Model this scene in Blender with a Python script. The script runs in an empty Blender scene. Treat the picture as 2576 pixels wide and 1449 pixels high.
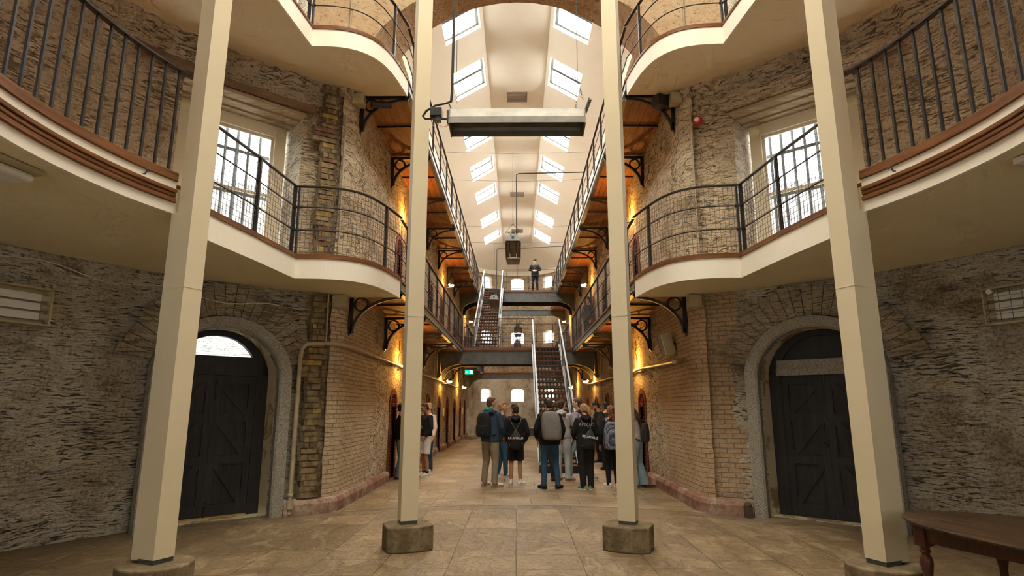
import bpy, bmesh, math, random
from math import sin, cos, pi, radians as R_, sqrt, atan2
from mathutils import Vector as V, Matrix, noise
from mathutils.geometry import delaunay_2d_cdt
random.seed(7)
S = bpy.context.scene
COL = S.collection

# ------------------------------------------------------------------ camera, world, light, exposure
HZ, FPX = 1027.0, 1500.0
PITCH = math.atan((HZ - 724.5) / FPX)
YAW = math.atan(14 * cos(PITCH) / FPX)
cam = bpy.data.cameras.new('camera'); cam.sensor_width = 36; cam.lens = FPX / 2576 * 36
cam.clip_start = .05; cam.clip_end = 200
camo = bpy.data.objects.new('camera', cam); COL.objects.link(camo)
camo.location = (0, 0, 1.6)
camo.rotation_euler = (pi / 2 + PITCH, 0, YAW)
S.camera = camo
S.view_settings.view_transform = 'Standard'
S.view_settings.look = 'None'
S.view_settings.gamma = 1
S.view_settings.use_curve_mapping = False
S.view_settings.exposure = 1.35
S.cycles.use_adaptive_sampling = True; S.cycles.adaptive_threshold = .07; S.cycles.adaptive_min_samples = 12; S.cycles.use_light_tree = False
S.cycles.max_bounces = 6; S.cycles.diffuse_bounces = 4; S.cycles.glossy_bounces = 2
S.cycles.transmission_bounces = 2; S.cycles.transparent_max_bounces = 8
S.cycles.use_denoising = True
S.cycles.sample_clamp_indirect = 6
S.cycles.caustics_reflective = False; S.cycles.caustics_refractive = False
w = bpy.data.worlds.new('sky'); S.world = w; w.use_nodes = True
bg = w.node_tree.nodes['Background']
bg.inputs[0].default_value = (.86, .93, 1.0, 1); bg.inputs[1].default_value = 5.5
SKY_HALL = 17.0      # overcast sky seen through the frosted roof lights
FILL_HUB = 5.2  # fill glow of the unseen pane assumed over the hub
SKY_END = 1.6
FILL_BACK = 2.0  # fill glow of the panes added in the rear wall
LAMP_W = 24.0

def area_light(name, loc, rot, sx, sy, power, color=(1, 1, 1)):
    L = bpy.data.lights.new(name, 'AREA'); L.shape = 'RECTANGLE'; L.size = sx; L.size_y = sy
    L.energy = power; L.color = color
    o = bpy.data.objects.new(name, L); COL.objects.link(o); o.location = loc; o.rotation_euler = rot
    return o

# ------------------------------------------------------------------ mesh helpers
class MB:
    def __init__(s): s.v = []; s.f = []; s.m = []; s.uv = {}
    def vert(s, p): s.v.append((p[0], p[1], p[2])); return len(s.v) - 1
    def face(s, idx, m=0, uv=None):
        s.f.append(tuple(idx)); s.m.append(m)
        if uv: s.uv[len(s.f) - 1] = uv
    def add(s, vs, fs, m=0):
        b = len(s.v); s.v += [tuple(p) for p in vs]
        for f in fs: s.f.append(tuple(b + i for i in f)); s.m.append(m)
    def box(s, x0, x1, y0, y1, z0, z1, m=0, M=None):
        vs = [V((x, y, z)) for z in (z0, z1) for y in (y0, y1) for x in (x0, x1)]
        if M is not None: vs = [M @ p for p in vs]
        s.add(vs, [(0, 2, 3, 1), (4, 5, 7, 6), (0, 1, 5, 4), (2, 6, 7, 3), (0, 4, 6, 2), (1, 3, 7, 5)], m)
    def tube(s, path, r, n=8, m=0, caps=True, rb=None):
        path = [V(p) for p in path]; rs = r if isinstance(r, (list, tuple)) else [r] * len(path)
        b = len(s.v); prev = None
        for i, p in enumerate(path):
            t = (path[min(i + 1, len(path) - 1)] - path[max(i - 1, 0)]).normalized()
            if prev is None:
                a = V((0, 0, 1)) if abs(t.z) < .9 else V((1, 0, 0))
                a = (a - t * a.dot(t)).normalized()
            else:
                a = prev - t * prev.dot(t); a = a.normalized() if a.length > 1e-6 else V((1, 0, 0))
            prev = a; c = t.cross(a)
            for k in range(n):
                th = 2 * pi * (k + .5) / n
                s.v.append(tuple(p + a * rs[i] * cos(th) + c * (rb or 1) * rs[i] * sin(th)))
        for i in range(len(path) - 1):
            for k in range(n):
                k2 = (k + 1) % n
                s.f.append((b + i * n + k, b + i * n + k2, b + (i + 1) * n + k2, b + (i + 1) * n + k)); s.m.append(m)
        if caps:
            s.f.append(tuple(b + k for k in reversed(range(n)))); s.m.append(m)
            e = b + (len(path) - 1) * n
            s.f.append(tuple(e + k for k in range(n))); s.m.append(m)
    def bar(s, p, q, w, h, m=0, up=(0, 0, 1)):
        p, q = V(p), V(q); t = (q - p).normalized(); u = V(up)
        if abs(t.dot(u)) > .99: u = V((0, 1, 0))
        a = t.cross(u).normalized(); c = a.cross(t).normalized()
        vs = []
        for o in (p, q):
            for i, j in ((-1, -1), (1, -1), (1, 1), (-1, 1)): vs.append(o + a * w / 2 * i + c * h / 2 * j)
        s.add(vs, [(3, 2, 1, 0), (4, 5, 6, 7), (0, 1, 5, 4), (1, 2, 6, 5), (2, 3, 7, 6), (3, 0, 4, 7)], m)
    def prism(s, poly, z0, z1, m=0):
        n = len(poly)
        vs = [(x, y, z0) for x, y in poly] + [(x, y, z1) for x, y in poly]
        s.add(vs, [tuple(reversed(range(n))), tuple(range(n, 2 * n))] + [(i, (i + 1) % n, (i + 1) % n + n, i + n) for i in range(n)], m)
    def plate(s, poly, M, t, m=0):
        """poly in local xy, thickness t along local z, placed by M"""
        n = len(poly)
        vs = [M @ V((x, y, -t / 2)) for x, y in poly] + [M @ V((x, y, t / 2)) for x, y in poly]
        s.add(vs, [tuple(reversed(range(n))), tuple(range(n, 2 * n))] + [(i, (i + 1) % n, (i + 1) % n + n, i + n) for i in range(n)], m)
    def lathe(s, prof, c=(0, 0, 0), n=24, m=0, M=None):
        b = len(s.v)
        for r, z in prof:
            for k in range(n):
                th = 2 * pi * k / n; p = V((r * cos(th), r * sin(th), z))
                if M is not None: p = M @ p
                s.v.append((p[0] + c[0], p[1] + c[1], p[2] + c[2]))
        for i in range(len(prof) - 1):
            for k in range(n):
                k2 = (k + 1) % n
                s.f.append((b + i * n + k, b + i * n + k2, b + (i + 1) * n + k2, b + (i + 1) * n + k)); s.m.append(m)
        s.f.append(tuple(b + k for k in reversed(range(n)))); s.m.append(m)
        e = b + (len(prof) - 1) * n
        s.f.append(tuple(e + k for k in range(n))); s.m.append(m)
    def torus(s, c, Rr, r, M=None, n=24, k=8, m=0, a0=0, a1=2 * pi):
        full = abs(a1 - a0 - 2 * pi) < 1e-6
        pts = []
        for i in range(n + 1):
            th = a0 + (a1 - a0) * i / n; p = V((Rr * cos(th), Rr * sin(th), 0))
            if M is not None: p = M @ p
            pts.append(p + V(c))
        s.tube(pts, r, k, m, caps=not full)
    def sphere(s, c, r, n=12, m=0, sc=(1, 1, 1)):
        prof = [(max(1e-4, r * sin(pi * i / n)), -r * cos(pi * i / n)) for i in range(n + 1)]
        b = len(s.v); s.lathe(prof, (0, 0, 0), n * 2 if n < 9 else n, m)
        for i in range(b, len(s.v)):
            x, y, z = s.v[i]; s.v[i] = (x * sc[0] + c[0], y * sc[1] + c[1], z * sc[2] + c[2])
    def loft(s, pts, rads, side=(1, 0, 0), n=12, m=0, round_=True):
        pts = [V(p) for p in pts]; rads = [(r, r) if not isinstance(r, (tuple, list)) else r for r in rads]
        if round_:
            t0 = (pts[0] - pts[1]).normalized(); t1 = (pts[-1] - pts[-2]).normalized()
            r0 = min(rads[0]); r1 = min(rads[-1])
            P = [pts[0] + t0 * r0 * .95, pts[0] + t0 * r0 * .6] + pts + [pts[-1] + t1 * r1 * .6, pts[-1] + t1 * r1 * .95]
            Q = [tuple(x * .25 for x in rads[0]), tuple(x * .75 for x in rads[0])] + rads + [tuple(x * .75 for x in rads[-1]), tuple(x * .25 for x in rads[-1])]
        else: P, Q = pts, rads
        b = len(s.v); sd = V(side)
        for i, p in enumerate(P):
            t = (P[min(i + 1, len(P) - 1)] - P[max(i - 1, 0)]).normalized()
            a = sd - t * sd.dot(t)
            a = a.normalized() if a.length > 1e-4 else V((0, 1, 0))
            c = t.cross(a)
            for k in range(n):
                th = 2 * pi * k / n; s.v.append(tuple(p + a * Q[i][0] * cos(th) + c * Q[i][1] * sin(th)))
        for i in range(len(P) - 1):
            for k in range(n):
                k2 = (k + 1) % n
                s.f.append((b + i * n + k, b + i * n + k2, b + (i + 1) * n + k2, b + (i + 1) * n + k)); s.m.append(m)
        s.f.append(tuple(b + k for k in reversed(range(n)))); s.m.append(m)
        e = b + (len(P) - 1) * n
        s.f.append(tuple(e + k for k in range(n))); s.m.append(m)
    def sweep(s, path, prof, m=0, closed=False, sgn=1):
        """plan path [(x,y)], profile [(offset to the left of travel * sgn, z)]"""
        n = len(path); k = len(prof); b = len(s.v)
        for i in range(n):
            if closed: p0, p2 = path[(i - 1) % n], path[(i + 1) % n]
            else: p0, p2 = path[max(i - 1, 0)], path[min(i + 1, n - 1)]
            p = path[i]
            d0 = V((p[0] - p0[0], p[1] - p0[1])); d1 = V((p2[0] - p[0], p2[1] - p[1]))
            if d0.length < 1e-6: d0 = d1
            if d1.length < 1e-6: d1 = d0
            d0.normalize(); d1.normalize()
            nn = V((-d0.y - d1.y, d0.x + d1.x)); nn.normalize()
            c = max(.4, nn.dot(V((-d0.y, d0.x))))
            for o, z in prof: s.v.append((p[0] + nn.x * o / c * sgn, p[1] + nn.y * o / c * sgn, z))
        for i in range(n if closed else n - 1):
            j = (i + 1) % n
            for q in range(k):
                q2 = (q + 1) % k
                s.f.append((b + i * k + q, b + i * k + q2, b + j * k + q2, b + j * k + q)); s.m.append(m)
        if not closed:
            s.f.append(tuple(b + q for q in range(k))); s.m.append(m)
            s.f.append(tuple(b + (n - 1) * k + q for q in reversed(range(k)))); s.m.append(m)
    def mesh(s, name, mats, smooth=False, fix=True):
        me = bpy.data.meshes.new(name); me.from_pydata(s.v, [], s.f)
        for m in (mats if isinstance(mats, (list, tuple)) else [mats]): me.materials.append(m)
        me.polygons.foreach_set('material_index', s.m)
        if fix:
            bm = bmesh.new(); bm.from_mesh(me)
            bmesh.ops.recalc_face_normals(bm, faces=bm.faces); bm.to_mesh(me); bm.free()
        uvl = me.uv_layers.new(name='UVMap')
        co = [v.co for v in me.vertices]
        for p in me.polygons:
            cu = s.uv.get(p.index)
            n = p.normal; ax, ay, az = abs(n.x), abs(n.y), abs(n.z)
            for li, vi in zip(p.loop_indices, p.vertices):
                c = co[vi]
                if cu: uvl.data[li].uv = cu[s.f[p.index].index(vi)]
                elif az >= ax and az >= ay: uvl.data[li].uv = (c.x, c.y)
                elif ax >= ay: uvl.data[li].uv = (c.y, c.z)
                else: uvl.data[li].uv = (c.x, c.z)
        if smooth: me.polygons.foreach_set('use_smooth', [True] * len(me.polygons))
        me.update(); return me

def obj(name, mb, mats, parent=None, smooth=False, loc=None, fix=True):
    me = mb if isinstance(mb, bpy.types.Mesh) else mb.mesh(name, mats, smooth, fix)
    o = bpy.data.objects.new(name, me); COL.objects.link(o)
    if parent: o.parent = parent
    if loc: o.location = loc
    return o
def tag(o, label, cat, group=None):
    o['label'] = label; o['category'] = cat
    if group: o['group'] = group
    return o
def thing(name, label, cat, loc=(0, 0, 0), rz=0, group=None):
    o = bpy.data.objects.new(name, None); COL.objects.link(o); o.empty_display_size = .1
    o.location = loc; o.rotation_euler = (0, 0, rz)
    return tag(o, label, cat, group)
def struct(name, mb, mats, smooth=False, parent=None, fix=True):
    o = obj(name, mb, mats, parent, smooth, fix=fix)
    if not parent: o['kind'] = 'structure'
    return o
def kids(o): return list(o.children)
def copy_tree(o, parent=None):
    c = o.copy(); COL.objects.link(c)
    c.parent = parent
    for ch in kids(o): copy_tree(ch, c)
    return c
def autosmooth(o, ang=40):
    me = o.data
    me.polygons.foreach_set('use_smooth', [True] * len(me.polygons))
    try: me.set_sharp_from_angle(angle=R_(ang))
    except Exception: pass
    return o
def bevel(o, w=.004, seg=2):
    m = o.modifiers.new('b', 'BEVEL'); m.width = w; m.segments = seg; m.limit_method = 'ANGLE'; return o
ORD = ['first', 'second', 'third', 'fourth', 'fifth', 'sixth', 'seventh', 'eighth', 'ninth', 'tenth', 'eleventh', 'twelfth', 'thirteenth', 'fourteenth', 'fifteenth', 'sixteenth', 'seventeenth', 'eighteenth', 'nineteenth', 'twentieth']

# ------------------------------------------------------------------ materials
class NT:
    def __init__(s, name):
        s.mat = bpy.data.materials.new(name); s.mat.use_nodes = True; s.t = s.mat.node_tree
        s.b = s.t.nodes['Principled BSDF']; s.out = s.t.nodes['Material Output']
    def n(s, typ, ins=None, **kw):
        nd = s.t.nodes.new('ShaderNode' + typ)
        for k, v in kw.items(): setattr(nd, k, v)
        for k, v in (ins or {}).items(): s.set(nd.inputs[k], v)
        return nd
    def set(s, sock, v):
        if hasattr(v, 'is_linked') or isinstance(v, bpy.types.NodeSocket): s.t.links.new(v, sock)
        elif isinstance(v, bpy.types.Node): s.t.links.new(v.outputs[0], sock)
        elif isinstance(v, (tuple, list)) and len(v) == 3 and sock.type == 'RGBA': sock.default_value = (*v, 1)
        else: sock.default_value = v
    def uv(s, scale=(1, 1, 1), loc=(0, 0, 0), rot=(0, 0, 0)):
        t = s.n('TexCoord'); return s.n('Mapping', {'Vector': t.outputs['UV'], 'Scale': scale, 'Location': loc, 'Rotation': rot}).outputs[0]
    def oc(s, scale=(1, 1, 1)):
        t = s.n('TexCoord'); return s.n('Mapping', {'Vector': t.outputs['Object'], 'Scale': scale}).outputs[0]
    def noise(s, vec, scale, detail=4, rough=.55, dist=0):
        return s.n('TexNoise', {'Vector': vec, 'Scale': scale, 'Detail': detail, 'Roughness': rough, 'Distortion': dist})
    def ramp(s, fac, stops, interp='LINEAR'):
        r = s.n('ValToRGB', {'Fac': fac}); cr = r.color_ramp; cr.interpolation = interp
        while len(cr.elements) < len(stops): cr.elements.new(.5)
        for e, (p, c) in zip(cr.elements, stops):
            e.position = p; e.color = (*c, 1) if isinstance(c, (tuple, list)) else (c, c, c, 1)
        return r.outputs[0]
    def mix(s, f, a, b, mode='MIX'):
        nd = s.n('Mix', data_type='RGBA', blend_type=mode)
        s.set(nd.inputs[0], f); s.set(nd.inputs[6], a); s.set(nd.inputs[7], b); return nd.outputs[2]
    def math(s, op, a, b=0, clamp=False):
        nd = s.n('Math', operation=op, use_clamp=clamp); s.set(nd.inputs[0], a); s.set(nd.inputs[1], b); return nd.outputs[0]
    def warp(s, vec, scale, amt):
        nz = s.noise(vec, scale, 3)
        a = s.n('VectorMath', {0: nz.outputs['Color'], 1: (.5, .5, .5)}, operation='SUBTRACT')
        b = s.n('VectorMath', {0: a.outputs[0]}, operation='SCALE'); b.inputs[3].default_value = amt
        return s.n('VectorMath', {0: vec, 1: b.outputs[0]}, operation='ADD').outputs[0]
    def bump(s, h, strength=.5, dist=.02, normal=None):
        d = {'Height': h, 'Strength': strength, 'Distance': dist}
        if normal is not None: d['Normal'] = normal
        return s.n('Bump', d).outputs[0]
    def fin(s, col, rough=.6, nrm=None, metal=0, spec=None):
        s.set(s.b.inputs['Base Color'], col); s.set(s.b.inputs['Roughness'], rough); s.set(s.b.inputs['Metallic'], metal)
        if nrm is not None: s.set(s.b.inputs['Normal'], nrm)
        if spec is not None: s.b.inputs['Specular IOR Level'].default_value = spec
        return s.mat
def plain(name, col, rough=.6, metal=0, spec=None, var=.0, vs=6, bump=0):
    t = NT(name)
    if var:
        nz = t.noise(t.oc(), vs, 4)
        c = t.ramp(nz.outputs[0], [(.3, tuple(x * (1 - var) for x in col)), (.7, tuple(min(1, x * (1 + var)) for x in col))])
    else: c = col
    nrm = None
    if bump: nrm = t.bump(t.noise(t.oc(), vs * 6, 3).outputs[0], bump, .01)
    return t.fin(c, rough, nrm, metal, spec)
def emit(name, col, strength):
    t = NT(name); e = t.n('Emission', {'Color': (*col, 1), 'Strength': strength}); t.t.links.new(e.outputs[0], t.out.inputs[0]); return t.mat

def stone(name, cols, sx=.42, sz=.13, crack=.45, streak=1.0, mortar=(.50, .43, .32), blot=.5, fx=4.5, fz=30, joints=0):
    """rubble masonry under worn limewash: flat stones of uneven tone and slaty dark fissures along the bed"""
    t = NT(name); uv = t.uv()
    wv = t.warp(uv, 1.6, .16)
    sc = t.n('VectorMath', {0: wv, 1: (1 / sx, 1 / sz, 1)}, operation='MULTIPLY').outputs[0]
    vor = t.n('TexVoronoi', {'Vector': sc, 'Scale': 1.0, 'Randomness': .85})
    rnd = t.n('SeparateColor', {0: vor.outputs['Color']}).outputs[0]
    c1 = t.ramp(rnd, [(0, cols[0]), (.25, cols[1]), (.6, cols[2]), (1, cols[3])])
    grain = t.noise(uv, 26, 4, .75).outputs[0]
    st = t.noise(t.n('VectorMath', {0: wv, 1: (fx, fz, 1)}, operation='MULTIPLY').outputs[0], 1.0, 4, .72, .5).outputs[0]
    patch = t.noise(uv, 1.1, 3, .6).outputs[0]
    big = t.noise(uv, .45, 3, .6)
    thr = t.math('ADD', t.math('MULTIPLY', patch, .5), .155 + .06 * crack)          # more fissures where the wash has gone
    stm = t.math('MULTIPLY', t.math('SUBTRACT', thr, st), 14, True)
    c2 = t.mix(t.ramp(grain, [(.36, .75), (.53, 0)]), c1, (.11, .085, .06))
    c3 = t.mix(t.ramp(big.outputs[0], [(.36, blot), (.58, 0)]), c2, t.mix(.75, c2, (.09, .06, .035)))
    wash = t.math('ADD', t.math('MULTIPLY', patch, .6), t.math('MULTIPLY', t.math('ADD', st, grain), .25))
    c4 = t.mix(t.ramp(wash, [(.45, 0), (.58, .72)]), c3, mortar)
    if joints:
        ed = t.n('TexVoronoi', {'Vector': sc, 'Scale': 1.0, 'Randomness': .85}, feature='DISTANCE_TO_EDGE')
        jm = t.ramp(ed.outputs[0], [(.01, 1), (.06, 0)])
        c4 = t.mix(t.math('MULTIPLY', t.math('MULTIPLY', jm, joints), grain), c4, (.10, .065, .035))
    c5 = t.mix(t.math('MULTIPLY', stm, .9 * streak), c4, (.055, .042, .032))
    h = t.math('ADD', t.math('MULTIPLY', grain, .6), t.math('MULTIPLY', st, 1.6))
    h = t.math('SUBTRACT', h, t.math('MULTIPLY', stm, .8))
    if joints: h = t.math('SUBTRACT', h, t.math('MULTIPLY', jm, .6))
    return t.fin(c5, .92, t.bump(h, .9, .03), spec=.15)
def coursed(name, c0, c1, mort, w=.24, h=.085, warp=.05, dark=.5):
    t = NT(name); uv = t.uv(); wv = t.warp(uv, 2.0, warp)
    br = t.n('TexBrick', {'Vector': wv, 'Scale': 1.0, 'Mortar Size': .009, 'Mortar Smooth': .5, 'Brick Width': w, 'Row Height': h,
                          'Color1': (*c0, 1), 'Color2': (*c1, 1), 'Mortar': (*mort, 1), 'Bias': 0})
    grain = t.noise(uv, 22, 6, .7); big = t.noise(uv, 1.1, 5, .7)
    c = t.mix(t.ramp(grain.outputs[0], [(.33, dark), (.55, 0)]), br.outputs[0], (.12, .085, .055))
    c = t.mix(t.ramp(big.outputs[0], [(.35, .6), (.6, 0)]), c, t.mix(.5, c, (.2, .14, .09)))
    c = t.mix(t.ramp(t.noise(uv, 3, 6, .75).outputs[0], [(.5, 0), (.66, .5)]), c, (.60, .52, .38))
    hh = t.math('SUBTRACT', t.math('MULTIPLY', grain.outputs[0], .9), t.math('MULTIPLY', br.outputs[1], .7))
    return t.fin(c, .92, t.bump(hh, .8, .02), spec=.15)

M = {}
M['rubble'] = stone('hub_rubble', [(.30, .25, .19), (.48, .41, .31), (.60, .53, .42), (.66, .60, .49)], mortar=(.82, .77, .65), blot=.6, fx=6, fz=42)
M['rubble_up'] = stone('upper_rubble', [(.36, .27, .17), (.50, .39, .26), (.60, .49, .34), (.66, .56, .41)], mortar=(.70, .60, .43), fx=6, fz=32, streak=.75)
M['pier_up'] = stone('pier_stone', [(.42, .30, .19), (.56, .43, .28), (.64, .51, .35), (.68, .56, .39)], sx=.30, sz=.11, crack=.2, streak=.7, mortar=(.76, .64, .45), blot=.45, fx=9, fz=16, joints=.6)
M['hall_stone'] = stone('hall_blockwork', [(.38, .28, .17), (.52, .40, .26), (.62, .50, .34), (.68, .57, .41)], sx=.36, sz=.16, crack=.15, streak=.8, mortar=(.72, .61, .44), blot=.4, fx=7, fz=16, joints=.55)
M['coursed'] = coursed('pier_brickwork', (.74, .62, .43), (.62, .49, .33), (.40, .30, .19), w=.20, h=.072, warp=.035)
M['coursed_red'] = coursed('pier_brickwork_red', (.64, .46, .30), (.60, .45, .29), (.38, .28, .18), w=.22, h=.075, warp=.035)
def speckle():
    t = NT('speckled_render'); uv = t.uv(); n1 = t.noise(t.warp(uv, 5, .05), 13, 5, .7); n2 = t.noise(uv, 1.2, 4, .6)
    st = t.noise(t.n('VectorMath', {0: uv, 1: (4, 11, 1)}, operation='MULTIPLY').outputs[0], 1.6, 4, .6)
    c = t.ramp(n2.outputs[0], [(.3, (.42, .30, .19)), (.5, (.52, .39, .25)), (.7, (.58, .46, .32))])
    c = t.mix(t.ramp(n1.outputs[0], [(.34, .85), (.44, 0)]), c, (.17, .10, .06))
    c = t.mix(t.ramp(st.outputs[0], [(.3, .5), (.45, 0)]), c, (.25, .16, .10))
    return t.fin(c, .95, t.bump(n1.outputs[0], .9, .03), spec=.1)
M['speckle'] = speckle()
def plaster_old():
    t = NT('old_plaster'); uv = t.uv(); n = t.noise(uv, 1.1, 6, .7); g = t.noise(uv, 20, 4)
    c = t.ramp(n.outputs[0], [(.30, (.30, .16, .10)), (.40, (.42, .35, .24)), (.52, (.62, .58, .47)), (.7, (.72, .69, .58))])
    c = t.mix(t.ramp(g.outputs[0], [(.3, .3), (.5, 0)]), c, (.2, .15, .1))
    return t.fin(c, .9, t.bump(n.outputs[0], .4, .05), spec=.15)
M['plaster_old'] = plaster_old()
def redbrick():
    t = NT('red_brick'); uv = t.uv(); wv = t.warp(uv, 9, .012)
    br = t.n('TexBrick', {'Vector': wv, 'Scale': 1.0, 'Mortar Size': .008, 'Mortar Smooth': .3, 'Brick Width': .23, 'Row Height': .078,
                          'Color1': (.26, .065, .035, 1), 'Color2': (.17, .045, .028, 1), 'Mortar': (.30, .20, .14, 1)})
    g = t.noise(uv, 16, 5, .7)
    c = t.mix(t.ramp(g.outputs[0], [(.35, .5), (.6, 0)]), br.outputs[0], (.09, .03, .02))
    return t.fin(c, .85, t.bump(t.math('SUBTRACT', g.outputs[0], br.outputs[1]), .6, .012), spec=.2)
M['redbrick'] = redbrick()
def granite():
    t = NT('granite'); uv = t.oc(); g = t.noise(uv, 60, 3, .7); n = t.noise(uv, 3, 4)
    c = t.ramp(g.outputs[0], [(.36, (.12, .115, .11)), (.48, (.30, .29, .26)), (.62, (.44, .42, .37))])
    c = t.mix(t.ramp(n.outputs[0], [(.4, .35), (.65, 0)]), c, (.30, .24, .16))
    return t.fin(c, .8, t.bump(g.outputs[0], .5, .006), spec=.25)
M['granite'] = granite()
def limewash():
    t = NT('peeling_limewash'); uv = t.uv(); n = t.noise(uv, 2.2, 6, .65, .6)
    c = t.ramp(n.outputs[0], [(.40, (.26, .19, .09)), (.455, (.30, .22, .11)), (.47, (.50, .42, .27)), (.7, (.56, .49, .33))])
    return t.fin(c, .85, t.bump(n.outputs[0], .5, .02), spec=.2)
M['limewash'] = limewash()
def cream(name, col, var=.04, rough=.55):
    t = NT(name); n = t.noise(t.oc(), 1.3, 4); g = t.noise(t.oc(), 9, 4, .7)
    c = t.ramp(n.outputs[0], [(.3, tuple(x * (1 - var) for x in col)), (.7, tuple(min(1, x * (1 + var)) for x in col))])
    c = t.mix(t.ramp(g.outputs[0], [(.28, .10), (.4, 0)]), c, (.45, .36, .24))
    return t.fin(c, rough, t.bump(t.noise(t.oc(), 30, 2).outputs[0], .08, .01), spec=.3)
M['post'] = cream('column_paint', (.68, .60, .43))
M['soffit'] = cream('soffit_paint', (.82, .75, .53), .03, .8)
M['fascia'] = cream('fascia_paint', (.86, .82, .72), .03)
M['ceiling'] = cream('ceiling_paint', (.89, .87, .76), .02, .85)
M['winframe'] = cream('window_frame_paint', (.72, .66, .50), .03)
def wood(name, cols, sc=(1, 1, 1), plank=None, rough=.5, axis='u', spec=.35):
    t = NT(name); uv = t.uv()
    gs = (1.2, 22, 1) if axis == 'u' else (22, 1.2, 1)
    gv = t.n('VectorMath', {0: uv, 1: gs}, operation='MULTIPLY').outputs[0]
    g = t.noise(gv, 1.0, 6, .65, 1.2); n = t.noise(uv, 2.2, 4)
    c = t.ramp(g.outputs[0], [(.3, cols[0]), (.5, cols[1]), (.72, cols[2])])
    h = g.outputs[0]
    if plank:
        pr = t.n('TexBrick', {'Vector': t.uv(rot=(0, 0, 0 if axis == 'u' else pi / 2)), 'Scale': 1.0, 'Mortar Size': .006, 'Mortar Smooth': .1,
                              'Brick Width': plank[0], 'Row Height': plank[1], 'Color1': (.75, .75, .75, 1), 'Color2': (1.1, 1.1, 1.1, 1), 'Mortar': (.25, .2, .2, 1)})
        c = t.mix(1.0, c, pr.outputs[0], 'MULTIPLY')
        kn = t.n('TexVoronoi', {'Vector': uv, 'Scale': 3.2, 'Randomness': 1})
        c = t.mix(t.ramp(kn.outputs[0], [(.05, .8), (.09, 0)]), c, tuple(x * .35 for x in cols[0]))
    c = t.mix(t.ramp(n.outputs[0], [(.4, .3), (.6, 0)]), c, cols[0])
    return t.fin(c, rough, t.bump(h, .25, .006), spec=spec)
M['trim'] = wood('trim_wood', [(.10, .040, .014), (.19, .078, .027), (.29, .128, .048)], rough=.5, spec=.25)
M['planks'] = wood('soffit_boards', [(.22, .085, .03), (.36, .15, .055), (.46, .21, .085)], plank=(4.0, .16), axis='v', rough=.6)
M['tread'] = wood('tread_wood', [(.10, .04, .024), (.17, .07, .042), (.24, .11, .07)], rough=.5)
M['oldwood'] = wood('lintel_wood', [(.22, .155, .085), (.42, .33, .20), (.60, .51, .35)], rough=.8)
M['beamwood'] = wood('beam_brown', [(.12, .07, .04), (.20, .12, .07), (.26, .17, .10)], rough=.7)
M['table'] = wood('table_wood', [(.022, .012, .007), (.048, .027, .014), (.12, .072, .038)], rough=.55, axis='v', spec=.15)
M['table_leg'] = wood('table_leg_wood', [(.035, .012, .008), (.07, .024, .014), (.12, .045, .025)], rough=.3, axis='v')
M['door'] = wood('black_door_paint', [(.016, .016, .018), (.026, .026, .029), (.045, .045, .050)], rough=.5, axis='v', spec=.3)
M['iron'] = plain('black_iron', (.022, .021, .022), .45, .0, .5, .3, 8)
M['steel'] = plain('grey_steel', (.10, .115, .12), .4, .4, .5, .25, 5)
M['steel_light'] = plain('galvanised_steel', (.22, .25, .26), .45, .3, .5, .2, 5)
M['wire'] = plain('mesh_wire', (.10, .095, .09), .5, .3)
M['bead'] = plain('steel_flange', (.20, .24, .25), .35, .4, .5, .2, 5)
def concrete():
    t = NT('column_base_stone'); uv = t.oc(); g = t.noise(uv, 22, 6, .7); n = t.noise(uv, 3, 5, .7)
    c = t.ramp(n.outputs[0], [(.3, (.09, .065, .035)), (.5, (.19, .145, .085)), (.7, (.33, .265, .165))])
    c = t.mix(t.ramp(g.outputs[0], [(.32, .6), (.5, 0)]), c, (.06, .045, .03))
    return t.fin(c, .9, t.bump(g.outputs[0], .7, .012), spec=.2)
M['base'] = concrete()
def flags(name, bw, rh, rot, off=(0, 0, 0), cols=((.21, .145, .075), (.33, .235, .13)), seed=0):
    t = NT(name); uv0 = t.uv(); uv = t.uv(rot=(0, 0, rot), loc=off)
    wv = t.warp(uv, .8, .05)
    wv = t.warp(wv, 6, .012)
    br = t.n('TexBrick', {'Vector': wv, 'Scale': 1.0, 'Mortar Size': .006, 'Mortar Smooth': .15, 'Brick Width': bw, 'Row Height': rh, 'Bias': 0,
                          'Color1': (*cols[0], 1), 'Color2': (*cols[1], 1), 'Mortar': (.075, .05, .03, 1)}, offset=.37, offset_frequency=2, squash=.8, squash_frequency=3)
    st = t.noise(t.warp(t.n('VectorMath', {0: uv, 1: (2.0, 3.4, 1)}, operation='MULTIPLY').outputs[0], 1.2, .8), 1.0, 6, .68, 1.2)
    g = t.noise(uv0, 14, 6, .7)
    c = t.mix(t.ramp(st.outputs[0], [(.36, .65), (.5, 0)]), br.outputs[0], (.12, .08, .042))
    c = t.mix(t.ramp(t.noise(uv0, .7, 3, .6).outputs[0], [(.40, .5), (.6, 0)]), c, (.13, .09, .05))
    c = t.mix(t.ramp(st.outputs[0], [(.54, 0), (.68, .35)]), c, (.50, .40, .255))
    c = t.mix(t.ramp(g.outputs[0], [(.34, .6), (.52, 0)]), c, (.12, .085, .045))
    ck = t.ramp(st.outputs[0], [(.485, 0), (.495, 1), (.505, 0)])
    h = t.math('SUBTRACT', t.math('ADD', st.outputs[0], t.math('MULTIPLY', g.outputs[0], .25)), t.math('MULTIPLY', br.outputs[1], .8))
    h = t.math('SUBTRACT', h, t.math('MULTIPLY', ck, .12))
    c = t.mix(t.math('MULTIPLY', ck, .22), c, (.1, .07, .04))
    rg = t.ramp(st.outputs[0], [(.3, .42), (.7, .68)])
    return t.fin(c, rg, t.bump(h, .9, .03), spec=.4)
M['flags_hub'] = flags('hub_flagstones', .78, .70, pi / 2, (.0, .02, 0))
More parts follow.
